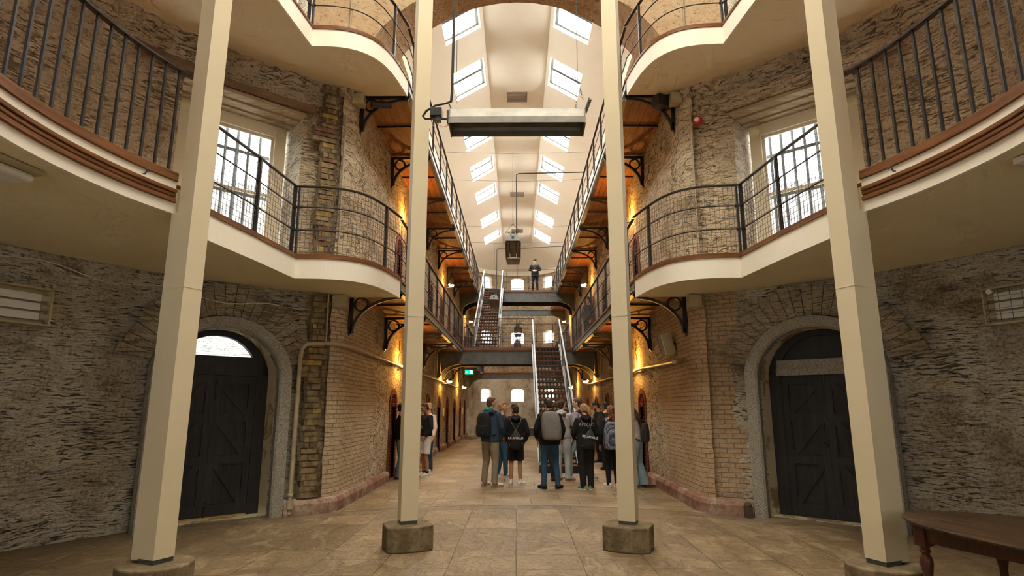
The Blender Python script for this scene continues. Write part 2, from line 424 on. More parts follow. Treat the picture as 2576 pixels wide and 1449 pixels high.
M['flags_hall'] = flags('hall_flagstones', 1.05, .60, 0, (.3, .1, 0), ((.31, .22, .125), (.42, .31, .18)))
def glass():
    t = NT('window_glass'); tr = t.n('BsdfTransparent'); gl = t.n('BsdfGlossy', {'Roughness': .03})
    mx = t.n('MixShader', {0: .06, 1: tr.outputs[0], 2: gl.outputs[0]}); t.t.links.new(mx.outputs[0], t.out.inputs[0]); return t.mat
M['glass'] = glass()
M['rooflight'] = emit('roof_glass_daylight', (1.0, .96, .88), SKY_HALL)
M['lantern'] = emit('lantern_glass_daylight', (1.0, .92, .76), FILL_HUB)
M['endglass'] = emit('end_window_daylight', (.92, .97, 1.0), SKY_END)
M['backglass'] = emit('rear_window_daylight', (1.0, .95, .84), FILL_BACK)
M['globe'] = emit('lamp_globe', (1.0, .62, .22), 14)
for _k in ('globe',): M[_k].cycles.emission_sampling = 'NONE'
M['pipe'] = plain('painted_pipe', (.44, .37, .26), .5, 0, .4, .15, 6)
M['conduit'] = plain('grey_conduit', (.42, .36, .27), .5, 0, .4, .1, 6)
M['boxcream'] = plain('cream_box_paint', (.46, .40, .24), .5, 0, .4, .08, 4)
M['alu'] = plain('heater_aluminium', (.21, .20, .175), .55, .4, .5, .25, 5)
M['alu_dark'] = plain('heater_reflector', (.22, .20, .17), .35, .6, .5, .3, 4)
M['blackbox'] = plain('black_box', (.03, .03, .033), .5)
M['white'] = plain('white_paint', (.75, .74, .70), .5)
M['tread'] = M['tread']
M['red'] = plain('red_plastic', (.45, .02, .02), .35)
def plinth():
    t = NT('red_washed_plinth'); n = t.noise(t.oc(), 2.4, 6, .7); g = t.noise(t.oc(), 25, 4, .7)
    c = t.ramp(n.outputs[0], [(.36, (.24, .10, .075)), (.5, (.33, .20, .15)), (.6, (.46, .37, .28))])
    return t.fin(t.mix(t.ramp(g.outputs[0], [(.34, .5), (.5, 0)]), c, (.14, .09, .06)), .88, t.bump(g.outputs[0], .6, .015), spec=.15)
M['kerb'] = plinth()
M['outer_stone'] = stone('yard_wall_stone', [(.5, .5, .49), (.62, .62, .6), (.7, .7, .68), (.76, .76, .74)], sx=.6, sz=.3, streak=.3, mortar=(.72, .72, .7), blot=.2)
M['yard'] = plain('yard_gravel', (.55, .54, .5), .9)
M['yellow'] = plain('yellow_strip', (.42, .28, .04), .6)

# ------------------------------------------------------------------ dimensions
CY, RW, RR = 4.2, 6.4, 3.66         # hub centre (0,CY), wall radius, gallery ring radius
HW, HY0, HY1 = 2.95, 9.9, 35.5      # hall half width, start, start of the rounded end
FL = [3.80, 7.60]                   # gallery floor levels
BOXB = [3.47, 7.27]                 # undersides in the hub
HEDGE = 2.02
def hub(th, r, z=0): return (r * sin(th), CY + r * cos(th), z)
# left gallery edge in plan from the hub ring out to the hall (mirrored on the right)
EDGE = [(-3.58, 6.2), (-3.53, 6.6), (-3.42, 7.4), (-3.30, 8.56), (-3.10, 8.57), (-2.85, 8.60), (-2.62, 8.68), (-2.42, 8.84), (-2.27, 9.08), (-2.17, 9.4), (-2.10, 9.8), (-2.06, 10.12)]
def catmull(P, n=4):
    o = []
    for i in range(len(P) - 1):
        p0, p1, p2, p3 = [V(P[max(0, min(len(P) - 1, i + k))]) for k in (-1, 0, 1, 2)]
        for j in range(n):
            t = j / n; o.append(tuple(.5 * ((2 * p1) + (p2 - p0) * t + (2 * p0 - 5 * p1 + 4 * p2 - p3) * t * t + (3 * p1 - p0 - 3 * p2 + p3) * t ** 3)))
    return o + [tuple(P[-1])]
EDGE = EDGE[:3] + catmull(EDGE[3:])
def mir(path, s): return [(-x * s, y) if s > 0 else (x, y) for x, y in path]

# ------------------------------------------------------------------ walls
def cdt_panel(mb, outline, holes, step, fmap, uvmap=lambda u, v: (u, v), mfn=None, depth=None, fdeep=None, mrev=0, flip=False, jitter=.25, xr=None):
    """sheet with openings in (u,v); fmap(u,v,d)->xyz. holes: list of loops. Reveals are drawn to depth[i]"""
    us = [p[0] for p in outline]; vs = [p[1] for p in outline]
    def inside(p, loop):
        x, y = p; c = False; n = len(loop)
        for i in range(n):
            x1, y1 = loop[i]; x2, y2 = loop[(i + 1) % n]
            if (y1 > y) != (y2 > y) and x < (x2 - x1) * (y - y1) / (y2 - y1) + x1: c = not c
        return c
    def dens(loop, st):
        o = []
        n = len(loop)
        for i in range(n):
            a, b = loop[i], loop[(i + 1) % n]; L = math.hypot(b[0] - a[0], b[1] - a[1]); k = max(1, int(L / st))
            for j in range(k): o.append((a[0] + (b[0] - a[0]) * j / k, a[1] + (b[1] - a[1]) * j / k))
        return o
    OL = dens(outline, step); HL = [dens(h, step) for h in holes]
    pts = [V(p) for p in OL]; edges = [(i, (i + 1) % len(OL)) for i in range(len(OL))]
    for h in HL:
        b = len(pts); pts += [V(p) for p in h]; edges += [(b + i, b + (i + 1) % len(h)) for i in range(len(h))]
    bb = [(min(p[0] for p in h) - step * .4, max(p[0] for p in h) + step * .4, min(p[1] for p in h) - step * .4, max(p[1] for p in h) + step * .4) for h in holes]
    edgep = {}
    for p in pts: edgep.setdefault((int(p[0] / step), int(p[1] / step)), []).append(p)
    u = min(us) + step / 2
    while u < max(us):
        v = min(vs) + step / 2
        while v < max(vs):
            p = (u + random.uniform(-1, 1) * jitter * step, v + random.uniform(-1, 1) * jitter * step)
            k = (int(p[0] / step), int(p[1] / step)); near = False
            for a in (-1, 0, 1):
                for c in (-1, 0, 1):
                    for q in edgep.get((k[0] + a, k[1] + c), ()):
                        if (q[0] - p[0]) ** 2 + (q[1] - p[1]) ** 2 < (step * .45) ** 2: near = True
            if not near and inside(p, outline) and not any(b[0] < p[0] < b[1] and b[2] < p[1] < b[3] and inside(p, h) for b, h in zip(bb, holes)):
                pts.append(V(p))
            v += step
        u += step
    ov, oe, of, *_ = delaunay_2d_cdt(pts, edges, [], 0, 1e-5)
    base = len(mb.v)
    for p in ov: mb.vert(fmap(p[0], p[1], 0))
    for f in of:
        c = (sum(ov[i][0] for i in f) / len(f), sum(ov[i][1] for i in f) / len(f))
        if not inside(c, outline): continue
        if any(b[0] < c[0] < b[1] and b[2] < c[1] < b[3] and inside(c, h) for b, h in zip(bb, holes)): continue
        f = list(f) if not flip else list(reversed(f))
        mb.face([base + i for i in f], mfn(*c) if mfn else 0, [uvmap(ov[i][0], ov[i][1]) for i in f])
    for hi, h in enumerate(HL):
        d = depth[hi] if depth else 0
        if not d: continue
        fd = fdeep[hi] if fdeep and fdeep[hi] else (lambda u, v: (u, v))
        k = max(1, int(abs(d) / .2)); rings = []
        for q in range(k + 1):
            b = len(mb.v)
            for p in h:
                e = fd(*p); t = q / k; uu, vv = p[0] + (e[0] - p[0]) * t, p[1] + (e[1] - p[1]) * t
                mb.vert(fmap(uu, vv, d * t))
            rings.append(b)
        n = len(h); acc = 0
        for i in range(n):
            j = (i + 1) % n; L = math.hypot(h[j][0] - h[i][0], h[j][1] - h[i][1])
            vert_ = abs(h[j][0] - h[i][0]) < .5 * L
            for q in range(k):
                z0, z1 = d * q / k, d * (q + 1) / k
                if vert_: uvq = [(h[i][0] + z0, h[i][1]), (h[j][0] + z0, h[j][1]), (h[j][0] + z1, h[j][1]), (h[i][0] + z1, h[i][1])]
                else: uvq = [(h[i][0], h[i][1] + z0), (h[j][0], h[j][1] + z0), (h[j][0], h[j][1] + z1), (h[i][0], h[i][1] + z1)]
                mb.face([rings[q] + i, rings[q] + j, rings[q + 1] + j, rings[q + 1] + i], mrev[hi] if isinstance(mrev, (list, tuple)) else mrev, uvq)
            acc += L

def arch_loop(uc, w, z0, zs, rise, n=10, pointed=0):
    """door shape: straight jambs to zs then an arch of the given rise"""
    o = [(uc - w / 2, z0), (uc + w / 2, z0), (uc + w / 2, zs)]
    for i in range(1, n):
        a = pi * i / n
        y = sin(a) ** .8 * rise if pointed else sin(a) * rise
        x = cos(a)
        if pointed: y = rise * (1 - abs(x) ** 2.2) ** .62
        o.append((uc + w / 2 * x, zs + y))
    o.append((uc - w / 2, zs)); return o
def rough(u, v, a=.02):
    return a * (noise.noise(V((u * 1.7, v * 5, 3))) + .6 * noise.noise(V((u * 5, v * 13, 7))))

# door / window centres on the hub wall (arc length coordinate)
SD = RW * R_(43.0)
def hub_map(rfn=.018):
    def f(u, v, d):
        th = u / RW; r = RW + d + (rough(u, v, rfn) if d < .05 else 0)
        return (r * sin(th), CY + r * cos(th), v)
    return f
HUBTOP = 12.3
ARC_A = R_(27.45)
SA = RW * ARC_A
AW = 2.86 / RW
def arch_hole():
    # hall opening: in x units mapped on to the cylinder; spring at z 6.62, radius 2.86
    o = [(-SA, 0.0)]
    pts = []
    for i in range(0, 25):
        a = pi - pi * i / 24; x = 2.94 * cos(a); z = 7.21 + 2.94 * sin(a)
        pts.append((RW * math.asin(max(-.999, min(.999, x / RW))), z))
    return pts
DOOR_W, DOOR_SP, DOOR_RISE = 1.62, 2.12, .66
def door_shrink(sgn):
    def f(u, v): return (sgn * SD + (u - sgn * SD) * .88, v if v < DOOR_SP else DOOR_SP + (v - DOOR_SP) * 1.04)
    return f
WIN_W, WIN_Z0, WIN_Z1 = 1.86, 3.95, 6.62
def win_loop(sgn, k): 
    dz = 3.8 * k
    c = sgn * RW * R_(43)
    return [(c - WIN_W / 2, WIN_Z0 + dz), (c + WIN_W / 2, WIN_Z0 + dz), (c + WIN_W / 2, WIN_Z1 + dz), (c - WIN_W / 2, WIN_Z1 + dz)]
def win_shrink(sgn, k):
    c = sgn * RW * R_(43)
    def f(u, v): return (c + (u - c) * .86, (v if v < 5.2 + 3.8 * k else v - .14))
    return f
for sgn, nm in ((-1, 'left'), (1, 'right')):
    mb = MB()
    ul, ur = (0, RW * R_(118))
    ap = arch_hole()
    half = [p for p in ap if p[0] <= 0]      # left half of the arch from the spring to the crown
    outline = [(-SA, 0), (-SA, 7.21)] + half[1:-1] + [(0, 10.15), (0, HUBTOP), (-RW * R_(118), HUBTOP), (-RW * R_(118), 0)]
    if sgn > 0: outline = [(-u, v) for u, v in outline]
    holes = [arch_loop(sgn * SD, DOOR_W, 0, DOOR_SP, DOOR_RISE, 14, 1), win_loop(sgn, 0), win_loop(sgn, 1)]
    holes[0] = [(u, v + (.0 if v > 0 else -.0)) for u, v in holes[0]]
    # door touches the floor: cut it out of the outline by lifting a hairline sill
    holes[0] = [(u, max(v, .012)) for u, v in holes[0]]
    def mfn(u, v, sgn=sgn):
        a = abs(u) / RW + .012 * noise.noise(V((u, v * 3, 5))) + .03 * noise.noise(V((0, v * .8, 9)))
        if v > 8.9 + .5 * noise.noise(V((u, v, 1))) and a < R_(60): return 1
        if v > 7.6 and a < R_(35): return 1
        if a < R_(32.5) and v > 3.75: return 5
        if a < R_(32.5): return 2
        if v > 3.5: return 3
        return 0
    fm = hub_map()
    def fm2(u, v, d, fm=fm):
        # rounded arris towards the hall
        x, y, z = fm(u, v, d)
        e = SA - abs(u)
        if e < .35 and v < 7.2:
            k = (.35 - e) / .35; th = u / RW; r = .16 * (1 - sqrt(max(0, 1 - k * k)))
            x += r * sin(th); y += r * cos(th)
        return (x, y, z)
    cdt_panel(mb, outline, holes, .14, fm2, mfn=mfn, depth=[.42, .62, .62], fdeep=[door_shrink(sgn), win_shrink(sgn, 0), win_shrink(sgn, 1)], mrev=[4, 3, 3], flip=False)
    mats = [M['rubble'], M['speckle'], M['coursed'] if sgn < 0 else M['coursed_red'], M['rubble_up'], M['limewash'], M['pier_up']]
    struct('wall_' + nm, mb, mats, smooth=True, fix=False)
# back half of the hub, behind the viewer
mb = MB(); n = 40
def back_pt(i, z): th = R_(118) + (2 * pi - 2 * R_(118)) * i / n; return hub(th, RW, z)
for i in range(n):
    b = len(mb.v)
    for p in (back_pt(i, 0), back_pt(i + 1, 0), back_pt(i + 1, HUBTOP), back_pt(i, HUBTOP)): mb.vert(p)
    a0 = RW * (R_(118) + (2 * pi - 2 * R_(118)) * i / n); a1 = a0 + RW * (2 * pi - 2 * R_(118)) / n
    mb.face([b, b + 1, b + 2, b + 3], 0, [(a0, 0), (a1, 0), (a1, HUBTOP), (a0, HUBTOP)])
struct('wall_back', mb, M['rubble_up'], smooth=True, fix=False)
for k_, (dg, z_) in enumerate(((-150, 1.0), (150, 1.0), (-150, 4.6), (150, 4.6))):      # unseen glowing panes added behind the viewer to fill the hub with light
    th = R_(dg); mb = MB(); ex = V((cos(th), -sin(th), 0)); ny = V((sin(th), cos(th), 0)); c = V(hub(th, RW - .12))
    Mx = Matrix(((ex.x, 0, ny.x, c.x), (ex.y, 0, ny.y, c.y), (0, 1, 0, 0), (0, 0, 0, 1)))
    mb.plate([(-.65, z_), (.65, z_), (.65, z_ + 2.0), (-.65, z_ + 2.0)], Mx, .04); wn_ = struct('window_%d' % (90 + k_), mb, M['backglass'])
    mb = MB()
    for a, b_, c_, d_ in ((-.75, -.65, z_ - .1, z_ + 2.1), (.65, .75, z_ - .1, z_ + 2.1), (-.65, .65, z_ - .1, z_), (-.65, .65, z_ + 2.0, z_ + 2.1), (-.65, .65, z_ + .97, z_ + 1.03), (-.02, .02, z_, z_ + 2.0)): mb.box(a, b_, c_, d_, -.06, .0, 0, Mx)
    obj('window_frame', mb, M['winframe'], wn_)
# arch ring: the underside of the arch between hub and hall
mb = MB(); ap = arch_hole()
prof = ap
for i in range(len(prof) - 1):
    b = len(mb.v)
    for (u, v) in (prof[i], prof[i + 1]):
        th = u / RW; x, y = RW * sin(th), CY + RW * cos(th)
        if v < 7.3: y += .16 * cos(th); x += .16 * sin(th) * 0
        mb.vert((x, y, v)); mb.vert((x, 11.35, v))
    L = i * .4
    mb.face([b, b + 2, b + 3, b + 1], 0, [(L, 0), (L + .4, 0), (L + .4, .8), (L, .8)])
struct('trim_1', mb, M['speckle'], smooth=True, fix=False)
# the same wall seen from the hall, above the arch
mb = MB()
cr = [(x, z) for x, z in [(2.94 * cos(pi - pi * i / 24), 7.21 + 2.94 * sin(pi * i / 24)) for i in range(25)]]
for i in range(24):
    (x0, z0), (x1, z1) = cr[i], cr[i + 1]
    b = len(mb.v)
    for p in ((x0, 11.35, z0), (x1, 11.35, z1), (x1, 11.35, 12.3), (x0, 11.35, 12.3)): mb.vert(p)
    mb.face([b + 3, b + 2, b + 1, b])
struct('wall_front', mb, M['speckle'], fix=False)

mb = MB()
mb.box(-3.7, -3.06, 10.02, 10.7, 0, HUBTOP); mb.box(3.06, 3.7, 10.02, 10.7, 0, HUBTOP)
struct('wall_pier_core', mb, M['rubble'])  # unseen boxes added behind the corners to stop light leaking through the seam
# hall walls
CELL_Y = [14.35, 17.1, 19.9, 22.7, 25.4, 28.3, 31.1, 33.7]
def cell_loop(y, z, w=.62, h=1.80): return arch_loop(y, w, z + .012, z + h - .16, .30, 10)
for sgn, nm in ((-1, 'hall_left'), (1, 'hall_right')):
    mb = MB()
    holes = []; dep = []; rev = []
    for z in [0] + FL:
        for y in CELL_Y: holes.append(cell_loop(y, z)); dep.append(.50); rev.append(1)
    outline = [(9.80, 0), (HY1 + .3, 0), (HY1 + .3, 10.35), (9.80, 10.35)]
    def fm(u, v, d, sgn=sgn):
        e = max(0, .32 - (u - 9.80)) / .32; return (sgn * (HW + .15 * e * e * e + d + (rough(u, v, .022) if d < .05 else 0)), u, v)
    def mfn(u, v):
        if v < 3.75 and u < 12.2 + .9 * noise.noise(V((v * .7, u, 2))): return 2
        return 0
    cdt_panel(mb, outline, holes, .20, fm, mfn=mfn, depth=dep, mrev=rev, flip=sgn < 0)
    struct('wall_' + nm, mb, [M['hall_stone'], M['redbrick'], M['coursed'] if sgn < 0 else M['coursed_red']], smooth=True, fix=False)
    # backs of the recesses: dark boarded cell doors
    for zi, z in enumerate([0] + FL):
        for yi, y in enumerate(CELL_Y):
            mb = MB(); lp = cell_loop(y, z, .68, 1.84)
            X = sgn * (HW + .47)
            Mx = Matrix(((0, 0, 1, X), (1, 0, 0, 0), (0, 1, 0, 0), (0, 0, 0, 1)))
            mb.plate(lp, Mx, .06)
            idx = 10 + (0 if sgn < 0 else 24) + zi * 8 + yi
            struct('door_%d' % idx, mb, M['beamwood'])
            # brick dressing round the opening
            mb = MB(); inn = cell_loop(y, z); zs_ = z + 1.64; out = [(y + (u - y) * 1.40, v if v < z + 1.5 else zs_ + (v - zs_) * 1.42) for u, v in inn]
            out = out[1:] + out[:1]; inn = inn[1:] + inn[:1]
            nn = len(inn)
            X0 = sgn * (HW - .025)
            b = len(mb.v)
            for k in range(nn): mb.vert((X0, inn[k][0], inn[k][1])); mb.vert((X0, out[k][0], out[k][1])); mb.vert((sgn * (HW + .06), out[k][0], out[k][1])); mb.vert((sgn * (HW + .06), inn[k][0], inn[k][1]))
            for k in range(nn - 1):
                a, c = b + k * 4, b + k * 4 + 4
                mb.face([a, c, c + 1, a + 1]); mb.face([a + 1, c + 1, c + 2, a + 2]); mb.face([a, a + 3, c + 3, c])
            struct('trim_%d' % (10 + idx), mb, M['redbrick'])
# rounded end wall
mb = MB(); RE = HW; SE = pi * RE
END_WIN = [(-42, 'l'), (0, 'c'), (42, 'r')]
EW_Z = [2.02, 5.66, 9.22]        # bottoms
holes = []
def end_win_loop(deg, z, w=None):
    uc = RE * R_(deg); w = .84; return arch_loop(uc, w, z, z + .62, .17, 8)
for z in EW_Z:
    for d, _ in END_WIN: holes.append(end_win_loop(d, z))
outline = [(-SE / 2, 0), (SE / 2, 0), (SE / 2, 10.3), (-SE / 2, 10.3)]
def fme(u, v, d): th = u / RE; r = RE + d + (rough(u, v, .015) if d < .05 else 0); return (r * sin(th), HY1 + r * cos(th), v)
def mfe(u, v): return 1 if v < 3.7 else 0
cdt_panel(mb, outline, holes, .2, fme, mfn=mfe, depth=[.35] * 9, mrev=1, flip=False)
struct('wall_end', mb, [M['hall_stone'], M['plaster_old']], smooth=True, fix=False)
wi = 20
for zi, z in enumerate(EW_Z):
    for d, _ in END_WIN:
        uc = RE * R_(d); th = R_(d); r = RE + .33
        c = V((r * sin(th), HY1 + r * cos(th), 0)); ex = V((cos(th), -sin(th), 0)); ny = V((sin(th), cos(th), 0))
        Mx = Matrix(((ex.x, 0, ny.x, c.x), (ex.y, 0, ny.y, c.y), (0, 1, 0, 0), (0, 0, 0, 1)))
        lp = [(u - uc, v) for u, v in arch_loop(uc, .92, z - .02, z + .62, .2, 8)]
        mb = MB(); mb.plate(lp, Mx, .03)
        win = struct('window_%d' % wi, mb, M['endglass']); wi += 1
        fr = MB()
        for k in range(-3, 4): fr.bar(Mx @ V((k * .12, z, -.06)), Mx @ V((k * .12, z + .76 - abs(k) * .04, -.06)), .016, .016, up=tuple(ny))
        for q in (.16, .33, .5, .66): fr.bar(Mx @ V((-.42, z + q, -.06)), Mx @ V((.42, z + q, -.06)), .016, .016)
        obj('window_bars', fr, M['steel'], win)

# ------------------------------------------------------------------ floors
mb = MB(); arcp = []
for i in range(33):
    th = R_(-70) + R_(140) * i / 32
    arcp.append((5.95 * sin(th), CY + 5.95 * cos(th)))
full = [(7.0 * sin(2 * pi * i / 64), CY + 7.0 * cos(2 * pi * i / 64)) for i in range(64)]
ring = [(5.95 * sin(2 * pi * i / 64), CY + 5.95 * cos(2 * pi * i / 64)) for i in range(64)]
mb.prism(ring, -.1, 0)
struct('floor', mb, M['flags_hub'])
mb = MB(); b = len(mb.v)
for i in range(64):
    mb.vert((*ring[i], 0)); mb.vert((*[(6.35 * sin(2 * pi * i / 64)), CY + 6.35 * cos(2 * pi * i / 64)], 0)); mb.vert((*[(7.6 * sin(2 * pi * i / 64)), CY + 7.6 * cos(2 * pi * i / 64)], 0))
for i in range(64):
    j = (i + 1) % 64; a0, a1 = i * .62, (i + 1) * .62
    mb.face([b + i * 3, b + i * 3 + 1, b + j * 3 + 1, b + j * 3], 0, [(a0, 5.95), (a0, 6.35), (a1, 6.35), (a1, 5.95)])
    mb.face([b + i * 3 + 1, b + i * 3 + 2, b + j * 3 + 2, b + j * 3 + 1], 0, [(a0, 6.35), (a0, 7.6), (a1, 7.6), (a1, 6.35)])
M['flags_ring'] = flags('ring_flagstones', 1.1, .40, 0, (0, .05, 0), ((.18, .13, .075), (.24, .175, .105)))
struct('floor_ring', mb, M['flags_ring'])
mb = MB()
hp = [(-HW - .5, 9.6)] + [(x, y) for x, y in [(6.35 * sin(R_(a)), CY + 6.35 * cos(R_(a))) for a in range(-28, 29, 4)]] + [(HW + .5, 9.6), (HW + .5, HY1)]
hp += [(3.6 * cos(R_(a)), HY1 + 3.6 * sin(R_(a))) for a in range(0, 181, 12)] + [(-HW - .5, HY1)]
mb.prism([(x, y) for x, y in hp], -.1, .002)
struct('floor_hall', mb, M['flags_hall'])
# plinths along the foot of the walls
for sgn, nm in ((-1, 'left'), (1, 'right')):
    mb = MB()
    path = []
    for a in (34.0, 32, 30, 29, 28.4): path.append((sgn * (RW) * sin(R_(a)), CY + RW * cos(R_(a))))
    path += [(sgn * (HW + .01), 9.98), (sgn * HW, 10.2), (sgn * HW, 13.82)]
    pr = [(-.05, 0), (.09, 0), (.09, .15), (.06, .21), (-.05, .23)]
    mb.sweep(path, pr, sgn=-sgn * -1)
    ys = [14.85] + sum([[y - .46, y + .46] for y in CELL_Y[1:]], [])
    segs = [(ys[i], ys[i + 1]) for i in range(0, len(ys) - 1, 2)] + [(CELL_Y[-1] + .46, HY1)]
    for a, c in segs: mb.sweep([(sgn * HW, a), (sgn * HW, c)], pr, sgn=-sgn * -1)
    struct('baseboard_' + nm, mb, M['kerb'])

# ------------------------------------------------------------------ hall ceiling with roof lights
ZS, ZT, XT = 10.36, 11.60, .88
XC = HW + .02
slope_len = sqrt((XC - XT) ** 2 + (ZT - ZS) ** 2)
SKY_Y = [(12.75, 14.2), (15.6, 17.1), (19.35, 20.9), (22.35, 23.9), (25.3, 26.8), (29.1, 30.6), (32.3, 33.8)]
wn = 40
for sgn, nm in ((-1, 'ceiling_left'), (1, 'ceiling_right')):
    mb = MB()
    nrm = V((sgn * (ZT - ZS), 0, XC - XT)).normalized()
    def fm(u, v, d, sgn=sgn, nrm=nrm):
        t = v / slope_len; x = XT + (XC - XT) * t; z = ZT + (ZS - ZT) * t
        return (sgn * x + nrm.x * d, u, z + nrm.z * d)
    outl = [(11.3, 0), (HY1, 0), (HY1, slope_len), (11.3, slope_len)]
    U0, U1 = .10, 1.16
    holes = [[(a, U0), (c, U0), (c, U1), (a, U1)] for a, c in SKY_Y]
    cdt_panel(mb, outl, holes, .8, fm, depth=[.22] * 7, jitter=0, flip=sgn > 0)
    struct(nm, mb, M['ceiling'], fix=False)
    for k, (a, c) in enumerate(SKY_Y):
        g = MB(); b = len(g.v)
        for u, v in ((a, U0), (c, U0), (c, U1), (a, U1)): g.vert(fm(u, v, .20))
        for u, v in ((a, U0), (c, U0), (c, U1), (a, U1)): g.vert(fm(u, v, .22))
        g.face([b, b + 1, b + 2, b + 3]); g.face([b + 7, b + 6, b + 5, b + 4])
        for q in range(4): g.face([b + q, b + (q + 1) % 4, b + 4 + (q + 1) % 4, b + 4 + q])
        win = struct('window_%d' % wn, g, M['rooflight']); wn += 1
        f = MB(); ym = a + (c - a) * .47
        up = tuple(nrm)
        def P(u, v, d=.15): return fm(u, v, d)
        f.bar(P(a + .03, U0), P(a + .03, U1), .07, .07, up=up)
        f.bar(P(c - .03, U0), P(c - .03, U1), .07, .07, up=up)
        f.bar(P(ym, U0), P(ym, U1), .12, .08, up=up)
        f.bar(P(a, U0 + .035), P(c, U0 + .035), .07, .07, up=up)
        f.bar(P(a, U1 - .02), P(c, U1 - .02), .05, .05, up=up)
        obj('window_frame', f, M['steel'], win)
mb = MB()
b = 0
for x, y in ((-XT, 11.3), (XT, 11.3), (XT, HY1), (-XT, HY1)): mb.vert((x, y, ZT))
mb.face([0, 1, 2, 3])
ne = 24
for i in range(ne):
    a0, a1 = -pi / 2 + pi * i / ne, -pi / 2 + pi * (i + 1) / ne
    b = len(mb.v)
    for a in (a0, a1):
        mb.vert((XC * sin(a), HY1 + XC * cos(a), ZS)); mb.vert((XT * sin(a), HY1 + XT * cos(a), ZT)); mb.vert((0, HY1, ZT))
    mb.face([b, b + 1, b + 4, b + 3]); mb.face([b + 1, b + 2, b + 5, b + 4])
struct('ceiling', mb, M['ceiling'], fix=False)
# cornice band round the end and along the walls
mb = MB(); cp = [(-HW, 11.4)] + [(HW * sin(-pi / 2 + pi * i / ne), HY1 + HW * cos(-pi / 2 + pi * i / ne)) for i in range(ne + 1)] + [(HW, 11.4)]
mb.sweep(cp, [(.10, 10.14), (-.05, 10.14), (-.05, 10.42), (.10, 10.42)], sgn=-1)
struct('trim_2', mb, M['ceiling'])
# gravel-coloured ventilation hatches
for i, y in enumerate((17.9, 27.0, 33.0)):
    mb = MB(); mb.box(-.33, .33, y - .33, y + .33, ZT - .02, ZT + .03)
    for k in range(7): mb.box(-.29, .29, y - .28 + k * .085, y - .24 + k * .085, ZT - .03, ZT - .015)
    tag(obj('ceiling_hatch', mb, plain('hatch_grey', (.30, .25, .19), .8) if i == 0 else bpy.data.materials['hatch_grey']), 'square grey hatch in the flat crown of the hall ceiling, ' + ('nearest the arch' if i == 0 else ['', 'half way along the hall', 'closest to the rounded end'][i]), 'ceiling hatch', 'square hatches along the crown of the hall ceiling')
# hub ceiling with an assumed roof light, unseen, added to fill the hub
mb = MB(); n = 48
for i in range(n):
    a0, a1 = 2 * pi * i / n, 2 * pi * (i + 1) / n; b = len(mb.v)
    for a in (a0, a1):
        mb.vert((6.6 * sin(a), CY + 6.6 * cos(a), HUBTOP - .02)); mb.vert((3.4 * sin(a), CY + 3.4 * cos(a), HUBTOP - .02)); mb.vert((3.4 * sin(a), CY + 3.4 * cos(a), HUBTOP + .9))
    mb.face([b, b + 1, b + 4, b + 3]); mb.face([b + 1, b + 2, b + 5, b + 4])
struct('ceiling_hub', mb, M['ceiling'], fix=False)
mb = MB(); mb.prism([(3.45 * sin(2 * pi * i / n), CY + 3.45 * cos(2 * pi * i / n)) for i in range(n)], HUBTOP + .88, HUBTOP + .92)
struct('window_1', mb, M['lantern'])

# ------------------------------------------------------------------ columns
def column(a, side, name):
    p = V(hub(a, 3.47)); rz = -a
    o = thing('column', name, 'column', (p.x, p.y, 0), rz, 'square cream columns on stone bases round the hub')
    b = MB(); pts = []
    if abs(a) < R_(45):
        rnd = [(.27, -.19), (.27, .13), (.2, .21), (.05, .25), (-.05, .25), (-.2, .21), (-.27, .13), (-.27, -.19), (-.2, -.255), (-.07, -.275), (.07, -.275), (.2, -.255)]
    else: rnd = [(.31 * cos(2 * pi * i / 20), .31 * sin(2 * pi * i / 20)) for i in range(20)]
    b.prism([(x, y) for x, y in rnd], 0, .275)
    bevel(obj('base', b, M['base'], o), .015)
    s = MB(); s.box(-.095, .095, -.095, .095, .27, .315); obj('foot_plate', s, M['steel'], o)
    s = MB(); s.box(-.10, .10, -.10, .10, .315, HUBTOP - .02); s.box(-.103, .103, -.103, .103, 2.72, 2.723, 0)
    obj('shaft', s, M['post'], o)
    if abs(a) > R_(45):
        s = MB(); s.box(-.10, .10, .10, .19, .3, BOXB[0]); obj('rear_board', s, M['post'], o)
    return o
column(R_(-22.0), -1, 'cream column left of the gap looking up the hall')
column(R_(22.0), 1, 'cream column right of the gap looking up the hall, one woman stands just behind it')
column(R_(-66.5), -1, 'cream column in front of the black door with the bright fanlight')
column(R_(66.5), 1, 'cream column beside the old wooden table')

